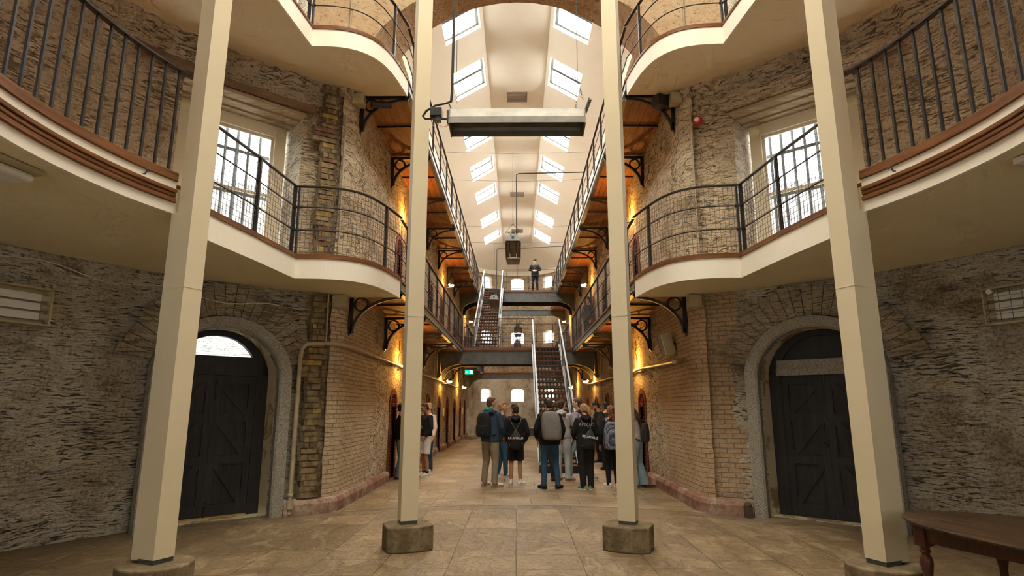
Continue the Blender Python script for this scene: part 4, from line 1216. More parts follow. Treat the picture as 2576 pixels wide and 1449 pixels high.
        # rough sill blocks
# yard and the pale wall outside
mb = MB(); n = 24
for s in (-1, 1):
    for i in range(n):
        b = len(mb.v); a0, a1 = s * R_(28 + 60 * i / n), s * R_(28 + 60 * (i + 1) / n)
        for a in (a0, a1): mb.vert(hub(a, 10.0, -.3)); mb.vert(hub(a, 10.0, 6.4)); mb.vert(hub(a, 10.4, 6.4)); mb.vert(hub(a, 10.4, -.3))
        mb.face([b, b + 1, b + 5, b + 4], 0, [(a0 * 10, 0), (a0 * 10, 6.7), (a1 * 10, 6.7), (a1 * 10, 0)]); mb.face([b + 1, b + 2, b + 6, b + 5]); mb.face([b + 2, b + 3, b + 7, b + 6])
struct('wall_yard', mb, M['outer_stone'], fix=False)
mb = MB(); 
for s in (-1, 1):
    for i in range(n):
        b = len(mb.v); a0, a1 = s * R_(28 + 60 * i / n), s * R_(28 + 60 * (i + 1) / n)
        for a in (a0, a1): mb.vert(hub(a, 7.1, -.05)); mb.vert(hub(a, 10.0, -.05))
        mb.face([b, b + 1, b + 3, b + 2])
struct('floor_yard', mb, M['yard'])

# exposed brick strip up the left pier, bricks of uneven width
mb = MB(); fm = hub_map(0)
random.seed(11)
z = .24; BK = plain('old_yellow_brick', (.24, .18, .10), .9, 0, .15, .5, 9, .9)
while z < 7.15:
    if not 3.42 < z < 3.86:
        hh = .078 + .028 * random.random(); w0 = .08 + .08 * random.random(); w1 = .07 + .10 * random.random()
        if 2.0 < z < 2.35 or 6.1 < z < 6.4: w0 += .14
        cu = -RW * R_(30.9) + .06 * noise.noise(V((0, z * .9, 4)))
        bw_ = len(mb.v)
        for u, v, dd in ((cu - w0 - .04, z, -.006), (cu + w1 + .04, z, -.006), (cu + w1 + .04, z + hh, -.006), (cu - w0 - .04, z + hh, -.006)): mb.vert(fm(u, v, dd - .022))
        mb.face([bw_, bw_ + 1, bw_ + 2, bw_ + 3], 3)
        cuts = [-w0, (w1 - w0) / 2 + random.uniform(-.05, .05), w1] if random.random() < .45 else [-w0, w1]
        for k in range(len(cuts) - 1):
            u0, u1 = cu + cuts[k] + .006, cu + cuts[k + 1] - .006; b = len(mb.v); d = -.03 - .025 * random.random(); m = random.choice((0, 0, 0, 0, 0, 1, 2))
            for dd, e in ((.03, 0), (d, .004)):
                for u, v in ((u0 + e, z + e), (u1 - e, z + e), (u1 - e, z + hh - .012 - e), (u0 + e, z + hh - .012 - e)): mb.vert(fm(u, v, dd))
            mb.face([b + 4, b + 5, b + 6, b + 7], m)
            for i in range(4): mb.face([b + i, b + (i + 1) % 4, b + 4 + (i + 1) % 4, b + 4 + i], m)
        z += hh
    else: z += .05
struct('trim_7', mb, [BK, plain('ochre_brick', (.34, .24, .08), .9, 0, .15, .5, 9, .9), plain('dull_red_brick', (.20, .11, .075), .9, 0, .15, .4, 9, .9), plain('strip_mortar', (.13, .10, .065), .95, 0, .1, .5, 9, .9)])

# ------------------------------------------------------------------ pipes, conduits, boxes
def wallp(deg, z, d=.05): th = R_(deg); return V(hub(th, RW - d, z))
mb = MB()
pth = [wallp(-33.2, .02, .07), wallp(-33.2, .3, .06), wallp(-33.1, 2.42, .06), wallp(-32.9, 2.54, .06), wallp(-32.3, 2.61, .06), wallp(-30.8, 2.63, .06), wallp(-29.2, 2.64, .06), V((-2.92, 9.84, 2.64)), V((-2.88, 10.0, 2.64)), V((-2.87, 10.3, 2.64)), V((-2.87, 14, 2.62)), V((-2.87, 22.5, 2.60)), V((-2.87, 28.8, 2.58))]
mb.tube(pth, .034, 12); 
for q in (pth[1], pth[2], V((-2.87, 12.0, 2.63)), V((-2.87, 16.0, 2.62))): mb.sphere(tuple(q), .045, 8)
mb.tube([wallp(-33.2, .10, .07), wallp(-33.2, .22, .065)], .055, 12)
autosmooth(tag(obj('wall_pipe', mb, M['pipe']), 'painted pipe rising beside the fanlight door and turning along the left hall wall', 'pipe'))
mb = MB(); mb.tube([V((2.62, 10.05, 2.36)), V((2.88, 10.5, 2.42)), V((2.88, 14, 2.5)), V((2.88, 25, 2.55))], .034, 12)
mb.tube([V((2.62, 10.05, 2.36)), V((2.635, 10.09, 2.363))], .028, 12)
autosmooth(tag(obj('wall_pipe', mb, M['pipe']), 'open ended painted pipe running along the right hall wall below the floodlight', 'pipe'))
CD = [('thin vertical conduit on the left pier above the lower gallery', -28.6, 3.85, 6.7), ('short vertical conduit on the left pier under the lower gallery', -29.6, 2.66, 3.46),
      ('thin vertical conduit on the right pier above the lower gallery', 28.8, 3.85, 6.85), ('vertical conduit on the left pier by the upper gallery', -28.8, 7.62, 10.6), ('vertical conduit on the right pier by the upper gallery', 28.8, 7.62, 10.6)]
for lb, dg, a, c in CD:
    mb = MB(); mb.tube([wallp(dg, a, .04), wallp(dg, (a + c) / 2, .035), wallp(dg, c, .04)], .016, 8)
    z = a + .3
    while z < c: mb.tube([wallp(dg, z - .012, .04), wallp(dg, z + .012, .04)], .024, 8); z += .9
    tag(obj('conduit', mb, M['conduit']), lb, 'conduit')
mb = MB(); mb.tube([V((-2.9, 20.9, 0.2)), V((-2.9, 20.9, 3.5))], .03, 8); tag(obj('conduit', mb, M['conduit']), 'upright pipe on the left hall wall between two cell doorways', 'conduit')
mb = MB(); mb.tube([V((2.9, 20.9, 0.2)), V((2.9, 20.9, 3.5))], .03, 8); tag(obj('conduit', mb, M['conduit']), 'upright pipe on the right hall wall between two cell doorways', 'conduit')
def fbox(name, lb, cat, c, sx, sy, sz, m, rz=0, bev=.006, group=None):
    mb = MB(); mb.box(-sx / 2, sx / 2, -sy / 2, sy / 2, -sz / 2, sz / 2); o = obj(name, mb, m, loc=c); o.rotation_euler = (0, 0, rz); bevel(o, bev); tag(o, lb, cat, group); return o
def with_lid(o, sx, sy, sz, m):
    mb = MB(); mb.box(-sx / 2 - .004, sx / 2 + .004, -sy / 2 - .02, -sy / 2, -sz / 2 - .004, sz / 2 + .004); bevel(obj('lid', mb, m, o), .004)
for lb, c in (('cream junction box under the upper gallery on the left pier', (-2.90, 10.06, 7.14)), ('cream junction box under the upper gallery on the right pier', (2.90, 10.06, 7.14)),
              ('cream junction box under the lower gallery on the left pier', (-2.97, 9.92, 3.36)), ('cream junction box under the lower gallery on the right pier', (2.97, 9.92, 3.36))):
    o = fbox('junction_box', lb, 'junction box', c, .20, .18, .20, M['boxcream'], group='cream junction boxes'); with_lid(o, .20, .18, .20, M['boxcream'])
o = fbox('loudspeaker', 'black loudspeaker tucked under the upper gallery at the right pier', 'loudspeaker', (2.70, 10.22, 7.18), .34, .2, .22, M['blackbox'], .5)
t = MB(); t.box(-.15, .15, -.115, -.10, -.09, .09); obj('grille', t, M['iron'], o)
mb = MB(); mb.tube([(-2.72, 10.2, 7.16), (-2.38, 10.34, 7.20)], .07, 16); o = tag(obj('spotlight', mb, M['blackbox']), 'black tubular spotlight tucked under the upper gallery at the left pier', 'spotlight')
t = MB(); t.bar((-2.55, 10.27, 7.2), (-2.55, 10.27, 7.38), .02, .05); obj('yoke', t, M['iron'], o)
# fire bell
o = thing('fire_bell', 'small red fire sounder with a pale centre on the right pier', 'fire alarm', tuple(wallp(29.9, 6.55, .0)), -R_(29.9))
t = MB(); Mr = Matrix.Rotation(pi / 2, 4, 'X'); t.lathe([(.05, 0), (.085, .0), (.085, .05), (.07, .09), (.04, .10)], (0, 0, 0), 20, M=Mr); obj('body', t, M['red'], o)
t = MB(); t.lathe([(.04, .095), (.045, .10), (.03, .112)], (0, 0, 0), 16, M=Mr); obj('diffuser', t, M['white'], o)
t = MB(); t.tube([(0, -.02, .05), (0, -.02, .45)], .010, 8); obj('feed_conduit', t, M['conduit'], o)
# floodlight on the right wall
o = thing('floodlight', 'cream caged floodlight on the right hall wall above the pipe', 'floodlight', (2.84, 11.2, 2.78), R_(0))
Mf = Matrix.Rotation(R_(-14), 4, 'Y')
t = MB(); t.box(-.13, .05, -.16, .16, -.21, .21, 0, Mf); bevel(obj('housing', t, M['boxcream'], o), .01)
t = MB(); t.box(-.142, -.13, -.13, .13, -.18, .18, 0, Mf); obj('lens', t, M['white'], o)
t = MB()
for k in range(5): t.bar(Mf @ V((-.15, -.13 + k * .065, -.18)), Mf @ V((-.15, -.13 + k * .065, .18)), .005, .005)
for k in range(9): t.bar(Mf @ V((-.15, -.13, -.18 + k * .045)), Mf @ V((-.15, .13, -.18 + k * .045)), .005, .005)
obj('cage', t, M['iron'], o)
t = MB(); t.box(.04, .12, -.03, .03, -.03, .03); obj('wall_arm', t, M['iron'], o)
# box heaters with three tubes on the hub wall
for sgn, dg, lb in ((-1, -67.2, 'cream box heater with three pale bars on the left rubble wall'), (1, 66.6, 'cream wall heater with a wire guard on the right rubble wall')):
    o = thing('wall_heater', lb, 'heater', tuple(wallp(dg, 2.77, .10)), -R_(dg), 'three bar wall heaters')
    W2 = .40
    t = MB(); t.box(-W2, W2, -.02, .06, -.2, .2); t.box(-W2, -W2 + .02, -.12, 0, -.22, .22); t.box(W2 - .02, W2, -.12, 0, -.22, .22); t.box(-W2, W2, -.12, 0, .2, .22); t.box(-W2, W2, -.12, 0, -.22, -.2); obj('casing', t, M['boxcream'], o)
    for k in (-1, 0, 1):
        for q_ in (-1, 1):
            t = MB(); t.tube([(q_ * (W2 - .02), -.06, k * .11), (q_ * (W2 - .11), -.06, k * .11)], .04, 12); obj('lamp_holder', t, M['pipe'], o)
        t = MB(); t.box(-W2 + .11, W2 - .11, -.08, -.03, k * .11 - .045, k * .11 + .04)
        for q in range(6): t.box(-W2 + .11, W2 - .11, -.085, -.08, k * .11 - .04 + q * .014, k * .11 - .034 + q * .014)
        obj('heating_bar', t, M['white'], o)
    if sgn > 0:
        t = MB()
        for q in range(7): t.bar((-W2 + .06 + q * .12, -.13, -.2), (-W2 + .06 + q * .12, -.13, .2), .004, .004)
        for q in range(6): t.bar((-W2, -.13, -.17 + q * .068), (W2, -.13, -.17 + q * .068), .004, .004)
        obj('wire_guard', t, M['steel'], o)
        t = MB(); t.tube([(-.30, -.15, .17), (-.30, -.12, .17)], .03, 12); obj('sensor', t, M['white'], o)
# ring soffit fittings
o = thing('batten_light', 'white batten light fixed under the left curved ceiling of the hub', 'ceiling light', (-4.02, 4.25, BOXB[0] - .0), R_(-8))
t = MB(); t.box(-.17, .17, -.6, .28, -.035, .0); obj('backplate', t, M['boxcream'], o)
t = MB(); t.box(-.12, .12, -.58, .26, -.10, -.035); bevel(obj('diffuser', t, M['white'], o), .03)
o = thing('emergency_light', 'small emergency light with a green indicator under the right curved ceiling', 'emergency light', (3.95, 4.28, BOXB[0]), R_(10))
t = MB(); t.box(-.16, .16, -.06, .06, -.05, .0); bevel(obj('body', t, M['white'], o), .01)
t = MB(); t.sphere((-.08, -.03, -.055), .012, 8); obj('indicator', t, emit('green_indicator', (.05, 1, .15), 6), o)
# hooks on the ring fascia
for s, sd in ((-1, 'left'), (1, 'right')):
    x, y = s * (RR - .04) * sin(R_(74)), CY + (RR - .04) * cos(R_(74))
    mb = MB(); mb.tube([(x, y, FL[0] - .06), (x - s * .03, y - .02, FL[0] - .07), (x - s * .05, y - .03, FL[0] - .05), (x - s * .05, y - .03, FL[0] - .02)], .007, 8); mb.tube([(x - s * .05, y - .07, FL[0] - .03), (x - s * .05, y + .02, FL[0] - .03)], .008, 8)
    tag(obj('cleat_hook', mb, M['steel']), 'small rusty cleat on the white ring fascia, %s side of the hub' % sd, 'hook')
# cable along the top of the rubble wall, left
mb = MB(); mb.tube([wallp(-74 + 38 * i / 20, 3.36 - .05 * sin(i * .9) - .01 * i, .02) for i in range(21)], .006, 6); tag(obj('cable', mb, M['white']), 'thin pale cable sagging along the top of the left rubble wall', 'cable')

# ------------------------------------------------------------------ hanging heaters, gas pipes and wires
def chain(mb, p, q, n=None, r=.012):
    p, q = V(p), V(q); L = (q - p).length; n = n or max(2, int(L / .032)); d = (q - p) / L
    for i in range(n):
        c = p + (q - p) * (i + .5) / n
        rot = V((0, 0, 1)).rotation_difference(d).to_matrix().to_4x4() @ Matrix.Rotation(pi / 2 * (i % 2), 4, 'Z') @ Matrix.Rotation(pi / 2, 4, 'X') @ Matrix.Diagonal((1, 1.7, 1, 1))
        mb.torus(c, r, .003, M=rot, n=8, k=4)
def heater(name, loc, rz, L, tilt=0, w_=.34, gcol=None, top=None, wires=()):
    o = thing('radiant_heater', name, 'heater', loc, rz, 'gas radiant heaters hung in the hall')
    t = MB(); Mt = Matrix.Rotation(tilt, 4, 'X'); h = w_ / 2
    sec = [(-h * .55, .17), (h * .55, .17), (h * .62, .15), (h, -.02), (h, -.12), (h - .01, -.12), (h - .012, -.03), (h * .55, .10), (-h * .55, .10), (-h + .012, -.03), (-h + .01, -.12), (-h, -.12), (-h, -.02), (-h * .62, .15)]
    vs = []
    for x in (-L / 2, L / 2): vs += [Mt @ V((x, y, z)) for y, z in sec]
    n = len(sec); t.add(vs, [tuple(range(n)), tuple(reversed(range(n, 2 * n)))] + [(i, (i + 1) % n, (i + 1) % n + n, i + n) for i in range(n)])
    obj('reflector', t, M['alu'], o)
    for x in (-L / 2, L / 2): t = MB(); t.box(x - .006, x + .006, -h, h, -.13, .10, 0, Mt); obj('end_plate', t, M['alu_dark'], o)
    for y in (-h * .5, h * .5):
        t = MB(); t.box(-L / 2 + .03, L / 2 - .03, y - .035, y + .035, .01, .05, 0, Mt); obj('burner', t, M['alu_dark'], o)
    t = MB(); t.box(-L / 2 + .02, L / 2 - .02, -h * .35, h * .35, .04, .10, 0, Mt); obj('plenum', t, M['alu_dark'], o)
    return o
# big heater across the view, in front of the columns
o = heater('large aluminium radiant heater hanging level across the view between the two middle columns', (0.0, 6.3, 4.80), 0, 1.52, R_(-8), .29); o.scale = (1, 1, .82)
t = MB(); t.box(-.99, -.86, -.06, .06, .08, .20); bevel(obj('valve_box', t, M['blackbox'], o), .006)
t = MB(); t.tube([(-.97, 0, .06), (-.76, 0, .06)], .018, 10); t.box(-.80, -.745, -.05, .05, .0, .16); t.box(-.93, -.87, -.04, .04, .02, .08); obj('gas_valve', t, M['steel'], o)
t = MB(); t.tube([(-.97, 0, .06), (-1.05, 0, .06), (-1.08, 0, .10), (-1.04, 0, .18), (-.94, 0, .26), (-.82, 0, .29), (-.76, 0, .32), (-.75, 0, .45), (-.75, 0, .62), (-.73, 0, 4.2)], [.014] * 6 + [.016] * 3 + [.020], 10); autosmooth(obj('gas_hose', t, M['blackbox'], o))
t = MB(); t.bar((-.79, 0, .30), (-.74, 0, .17), .03, .012); t.bar((.83, 0, .36), (.755, 0, .1), .03, .012)
for k in range(8): t.box(.765 + k * .008, .80 + k * .008, -.012, .012, .14 + k * .026, .15 + k * .026)
obj('hanger_bracket', t, M['steel'], o)
for p_, q_ in (((-.70, 0, .62), (-.69, 0, .30)), ((.70, 0, .62), (.76, 0, .34)), ((.70, 0, .62), (.67, 0, .16))): t = MB(); chain(t, p_, q_); obj('chain', t, M['steel'], o)
t = MB(); t.tube([(.70, 0, .62), (.72, 0, 4.2)], .004, 6); t.torus((.70, 0, .66), .03, .004, M=Matrix.Rotation(pi / 2, 4, 'X') @ Matrix.Diagonal((.7, 1.6, 1, 1)), n=12, k=5); t.tube([(-.70, 0, .62), (-.72, 0, 4.2)], .004, 6); obj('hanging_wire', t, M['steel'], o)
t = MB(); t.tube([(-.88, 0, .05), (-.9, -.0, -.03), (-.85, 0, -.07), (-.80, 0, -.05), (-.77, 0, -.05)], .003, 5); obj('ignition_lead', t, M['red'], o)
def end_heater(lb, x, y, z, wz, pipe=None, tilt=R_(-6)):
    o = thing('radiant_heater', lb, 'heater', (x, y, z), 0, 'gas radiant heaters hung in the hall')
    Mt = Matrix.Rotation(tilt, 4, 'X')
    L = 1.3; h = .20
    sec = [(-.10, .20), (.10, .20), (h, .0), (h + .02, -.03), (h, -.03), (h * .8, .0), (.09, .12), (-.09, .12), (-h * .8, .0), (-h, -.03), (-h - .02, -.03), (-h, .0)]
    vs = []
    for yy in (0, L): vs += [Mt @ V((a, yy, c)) for a, c in sec]
    n = len(sec); t = MB(); t.add(vs, [tuple(range(n)), tuple(reversed(range(n, 2 * n)))] + [(i, (i + 1) % n, (i + 1) % n + n, i + n) for i in range(n)]); obj('reflector', t, M['alu'], o)
    t = MB(); t.plate([(-.10, .20), (.10, .20), (h, 0), (-h, 0)], Mt @ Matrix(((1, 0, 0, 0), (0, 0, 1, -.012), (0, 1, 0, 0), (0, 0, 0, 1))), .02); obj('end_plate', t, M['steel_light'], o)
    t = MB(); t.box(-.035, .035, -.04, -.02, .06, .13, 0, Mt); t.torus(tuple(Mt @ V((0, -.02, .17))), .06, .01, M=Matrix.Rotation(pi / 2, 4, 'X'), n=16, k=6); obj('control_box', t, M['blackbox'], o)
    t = MB(); t.box(-h, h, 0, L, -.05, -.035, 0, Mt) if False else None
    for a in (-.13, .13): t = MB(); t.box(a - .03, a + .03, .03, L - .03, -.02, .03, 0, Mt); obj('burner', t, M['alu_dark'], o)
    t = MB(); t.box(-.085, .085, .03, L - .03, .0, .05, 0, Mt); obj('plenum', t, M['alu_dark'], o)
    t = MB(); vsl = [Mt @ V(p) for p in ((-h - .02, L, -.03), (h + .02, L, -.03), (h - .02, L + .02, -.22), (-h + .02, L + .02, -.22))]
    t.add(vsl + [p + V((0, .012, 0)) for p in vsl], [(0, 1, 2, 3), (7, 6, 5, 4), (0, 4, 5, 1), (1, 5, 6, 2), (2, 6, 7, 3), (3, 7, 4, 0)]); obj('skirt', t, M['alu_dark'], o)
    t = MB(); t.bar((-.22, .05, .26), (.22, .05, .26), .03, .014)
    for k in range(12): t.box(-.21 + k * .037, -.196 + k * .037, .035, .065, .225, .26)
    obj('spreader_bar', t, M['iron'], o)
    t = MB(); chain(t, (-.20, .05, .27), (0, .05, .50), 10); chain(t, (.20, .05, .27), (0, .05, .50), 10); chain(t, (0, .05, .50), (0, .05, .82), 10); obj('chain', t, M['iron'], o)
    t = MB(); t.tube([(0, .05, .82), (0, .05, wz - z)], .005, 6); obj('hanging_wire', t, M['iron'], o)
    t = MB(); t.tube([(.10, .1, .12), (.10, .1, .42)], .017, 8); obj('gas_pipe', t, M['blackbox'], o)
    return o
end_heater('pyramid ended radiant heater hung over the middle of the hall, nearer of the end-on ones', -.12, 15.7, 6.08, 8.68)
end_heater('radiant heater hung beside the top of the upper stair', -1.0, 25.0, 6.15, 8.68)
end_heater('small distant radiant heater seen below the upper bridge', .03, 32.6, 5.95, 11.6)
end_heater('farthest radiant heater, dark against the middle window of the end wall', .0, 34.9, 5.35, 11.6)
random.seed(5)
def sag(p, q, s=.05, n=16): return [V(p) + (V(q) - V(p)) * i / n - V((0, 0, s * 4 * (i / n) * (1 - i / n))) for i in range(n + 1)]
for lb, y, z, s in (('nearest thin wire stretched between the upper railings, carrying a heater', 15.75, 8.70, .05), ('second thin wire stretched between the upper railings', 17.0, 8.38, .06), ('third thin wire across the hall at the upper railings', 22.6, 8.66, .04), ('fourth thin wire across the hall near the upper stair', 25.05, 8.68, .04)):
    mb = MB(); mb.tube(sag((-HEDGE - .03, y, z), (HEDGE + .03, y, z), s), .005, 6); tag(obj('cross_wire', mb, M['steel']), lb, 'wire', 'wires stretched across the hall')
mb = MB(); mb.tube([(HEDGE + .02, 16.9, 8.56), (1.2, 16.9, 8.54), (.05, 16.9, 8.52), (-.02, 16.9, 8.48), (-.02, 16.9, 8.35), (-.02, 16.8, 6.3)], .018, 8); autosmooth(tag(obj('gas_pipe', mb, M['blackbox']), 'black gas pipe reaching from the right upper railing to the middle of the hall', 'pipe'))
mb = MB(); mb.tube([(HEDGE + .02, 25.4, 8.6), (.3, 25.4, 8.52), (-.85, 25.4, 8.50), (-.9, 25.4, 8.44), (-.9, 25.4, 6.4)], .016, 8); autosmooth(tag(obj('gas_pipe', mb, M['blackbox']), 'black gas pipe crossing the hall and dropping beside the upper stair', 'pipe'))

# ------------------------------------------------------------------ wall lamps
def wall_lamp(s, y, z, lb, lit=True):
    o = thing('wall_lamp', lb, 'wall lamp', (s * (HW - .01), y, z), 0 if s < 0 else pi, 'globe wall lamps of the hall')
    # local x points into the hall
    t = MB(); t.tube([(0, 0, -.10), (.30, 0, -.10), (.33, 0, -.05)], .010, 8); t.tube([(.02, 0, -.13), (.02, 0, .25), (.05, 0, .33), (.02, 0, .42), (.02, 0, .62)], .008, 8); t.tube([(0, 0, -.10), (.03, 0, -.10)], .03, 10); obj('arm', t, M['iron'], o)
    t = MB(); t.lathe([(.02, .10), (.05, .09), (.12, .035), (.125, .025), (.10, .03), (.04, .06)], (.33, 0, -.02), 20); obj('shade', t, M['iron'], o)
    t = MB(); t.lathe([(.03, -.055), (.07, -.05), (.095, -.02), (.10, .015), (.08, .03)], (.33, 0, -.02), 20); autosmooth(obj('globe', t, M['globe'], o))
    L = bpy.data.lights.new('lamp_light', 'POINT'); L.energy = LAMP_W; L.color = (1, .44, .07); L.shadow_soft_size = .06
    lo = bpy.data.objects.new('lamp_light', L); COL.objects.link(lo); lo.parent = o; lo.location = (.20, 0, .05)
k = 0
for li, z in ((0, 2.62), (1, 6.38)):
    for s, sd in ((-1, 'left'), (1, 'right')):
        for i, y in enumerate((14.7, 23.1, 29.6 if li == 0 else 33.2)):
            wall_lamp(s, y, z, '%s glowing wall lamp from the hub under the %s gallery, %s hall wall' % (ORD[i], ['lower', 'upper'][li], sd))
# exit sign
o = thing('exit_sign', 'green lit exit sign with an arrow and a running figure under the lower bridge', 'exit sign', (-1.98, 24.6, 3.05), 0)
t = MB(); t.box(-.17, .17, -.02, .02, -.09, .09); bevel(obj('case', t, emit('exit_green', (.0, .55, .16), 1.6), o), .005)
wh = emit('exit_white', (1, 1, 1), 2.2)
t = MB(); t.plate([(-.14, 0), (-.10, .035), (-.10, .012), (-.04, .012), (-.04, -.012), (-.10, -.012), (-.10, -.035)], Matrix(((1, 0, 0, 0), (0, 0, 1, -.023), (0, 1, 0, 0), (0, 0, 0, 1))), .004); obj('arrow', t, wh, o)
t = MB(); t.plate([(.03, -.07), (.13, -.07), (.13, .07), (.03, .07)], Matrix(((1, 0, 0, 0), (0, 0, 1, -.022), (0, 1, 0, 0), (0, 0, 0, 1))), .003); obj('doorway_pictogram', t, wh, o)
t = MB(); Mg = Matrix(((1, 0, 0, 0), (0, 0, 1, -.026), (0, 1, 0, 0), (0, 0, 0, 1)))
for pl in ([(.07, .0), (.09, .0), (.085, .035), (.065, .03)], [(.07, .0), (.05, -.03), (.06, -.035), (.08, -.005)], [(.08, .0), (.10, -.025), (.09, -.055), (.08, -.05), (.09, -.025)], [(.065, .03), (.04, .02), (.045, .01), (.07, .02)], [(.085, .03), (.11, .015), (.105, .008), (.085, .018)]): t.plate(pl, Mg, .003)
t.sphere((.078, -.026, .05), .011, 8, sc=(1, .2, 1)); obj('running_figure', t, M['exit_g'] if 'exit_g' in M else plain('exit_dark_green', (.0, .25, .08), .5), o)
t = MB(); t.tube([(-.1, 0, .09), (-.1, 0, .535)], .006, 6); obj('hanger', t, M['iron'], o)
# bench like platform at the far end, and a small notice box by a cell
mb = MB(); mb.box(-.9, 2.2, 36.2, 37.0, .0, .42); o = tag(obj('low_platform', mb, plain('platform_dark', (.05, .05, .05), .6)), 'low dark platform with a pale top behind the stair at the far end', 'platform')
mb = MB(); mb.box(-.95, 2.25, 36.15, 37.05, .42, .47); obj('top_board', mb, plain('platform_top', (.32, .31, .29), .5), o)
for i, (y, sd) in enumerate(((21.2, 'third'), (24.1, 'fourth'), (32.4, 'last'))):
    mb = MB(); mb.box(-HW - .0, -HW + .05, y - .1, y + .1, 1.30, 1.62); tag(obj('notice_panel', mb, M['white'] if i else M['iron']), ['black iron box on the left hall wall between doorways', 'small white notice on the left hall wall', 'farther white notice on the left hall wall'][i], 'notice')
# bracket rail of small floor plate by the woman at the right wall
mb = MB(); mb.box(-.14, .14, -.08, .08, 0, .02); mb.box(-.11, .11, -.05, .05, .02, .045); o = tag(obj('door_stop', mb, plain('rust', (.10, .05, .03), .8), loc=(2.72, 12.9, .003)), 'small rusty iron block on the flagstones by the right plinth', 'iron block'); o.rotation_euler = (0, 0, .4)
mb = MB(); mb.box(-.05, .05, -.05, .05, 0, .16); mb.sphere((0, 0, .17), .055, 8); tag(obj('boot_scraper', mb, plain('rust_block', (.08, .06, .045), .9), loc=tuple(wallp(33.4, 0, .14))), 'stubby iron fitting at the end of the right plinth beside the door', 'iron fitting')

# ------------------------------------------------------------------ table
o = thing('oval_table', 'worn dark wooden oval table with turned legs beside the right outer column', 'table', (3.76, 4.2, 0), R_(18))
t = MB(); n = 64; a_, b_ = .66, 1.25
prof = [(.965, -.028), (.99, -.024), (1.0, -.012), (.998, 0), (.985, .006), (.97, .008)]
for k in range(n):
    th = 2 * pi * k / n
    for r, z in prof: t.vert((a_ * r * cos(th), b_ * r * sin(th), .742 + z))
m_ = len(prof)
for k in range(n):
    j = (k + 1) % n
    for q in range(m_ - 1): t.face([k * m_ + q, j * m_ + q, j * m_ + q + 1, k * m_ + q + 1])
t.face([k * m_ + m_ - 1 for k in range(n)]); t.face([k * m_ for k in reversed(range(n))])
autosmooth(obj('table_top', t, M['table'], o))
LX, LY = .40, .86
t = MB()
for sx in (-1, 1): t.box(*sorted((sx * (LX + .03), sx * (LX + .005))), -LY, LY, .60, .714)
obj('side_apron', t, M['table_leg'], o) if False else None
for sx in (-1, 1):
    t = MB(); t.box(*sorted((sx * (LX + .03), sx * (LX + .005))), -LY, LY, .60, .713); obj('apron', t, M['table_leg'], o)
for sy in (-1, 1):
    t = MB(); t.box(-LX, LX, *sorted((sy * (LY + .03), sy * (LY + .005))), .60, .713); obj('apron', t, M['table_leg'], o)
lp = [(.022, 0), (.028, .03), (.022, .06), (.035, .10), (.038, .16), (.030, .28), (.028, .34), (.040, .40), (.047, .45), (.040, .49), (.026, .51), (.040, .53), (.030, .55), (.044, .57), (.044, .575)]
for sx in (-1, 1):
    for sy in (-1, 1):
        t = MB(); t.lathe(lp, (sx * LX, sy * LY, 0), 20); t.box(sx * LX - .045, sx * LX + .045, sy * LY - .045, sy * LY + .045, .572, .713); autosmooth(obj('leg', t, M['table_leg'], o))

# ------------------------------------------------------------------ people
def fabric(name, col, var=.18, bump=.35, scale=18, rough=.85):
    t = NT(name); oc = t.oc(); n = t.noise(oc, 7, 4, .6, .5)
    c = t.ramp(n.outputs[0], [(.3, tuple(x * (1 - var) for x in col)), (.7, tuple(min(1, x * (1 + var)) for x in col))])
    return t.fin(c, rough, t.bump(n.outputs[0], bump, .03), spec=.2)
SKIN = {'fair': plain('skin_fair', (.60, .36, .26), .5, 0, .35, .06, 8), 'tan': plain('skin_tan', (.40, .20, .12), .5, 0, .35, .06, 8), 'pale': plain('skin_pale', (.66, .46, .36), .5, 0, .3, .05, 8)}
def hairmat(name, c0, c1):
    t = NT(name); v = t.oc((40, 40, 7)); n = t.noise(v, 1.5, 4, .6, .6)
    return t.fin(t.ramp(n.outputs[0], [(.35, c0), (.65, c1)]), .5, t.bump(n.outputs[0], .8, .02), spec=.4)
HAIR = {'dark': hairmat('hair_dark', (.012, .008, .006), (.04, .026, .018)), 'brown': hairmat('hair_brown', (.035, .018, .010), (.10, .05, .028)),
        'auburn': hairmat('hair_auburn', (.06, .025, .012), (.17, .07, .03)), 'blond': hairmat('hair_blond', (.22, .11, .04), (.52, .32, .14)), 'ginger': hairmat('hair_ginger', (.10, .035, .012), (.28, .11, .04))}
F = {}
def fab(k, col, **kw):
    if k not in F: F[k] = fabric('cloth_' + k, col, **kw)
    return F[k]
fab('black', (.016, .015, .016)); fab('charcoal', (.03, .03, .033)); fab('navy', (.035, .055, .095)); fab('blue_jacket', (.035, .06, .10)); fab('khaki', (.24, .20, .14)); fab('denim', (.035, .085, .16)); fab('light_denim', (.26, .36, .42))
fab('pale_denim', (.42, .47, .50)); fab('grey', (.42, .41, .43)); fab('green', (.01, .30, .19)); fab('cream', (.62, .57, .50)); fab('white', (.70, .68, .65)); fab('bag_grey', (.20, .19, .18)); fab('bag_black', (.02, .02, .022))
fab('red', (.22, .02, .025)); fab('mauve', (.38, .34, .40)); fab('plum', (.06, .045, .065)); fab('grey_blue', (.12, .15, .19)); fab('sole_tan', (.36, .20, .10)); fab('sole_white', (.75, .73, .68)); fab('shoe_green', (.08, .32, .20)); fab('brown_leather', (.10, .035, .02))
fab('beige', (.40, .34, .27)); fab('uniform', (.018, .020, .028)); fab('bag_sheen', (.045, .05, .052), rough=.35)
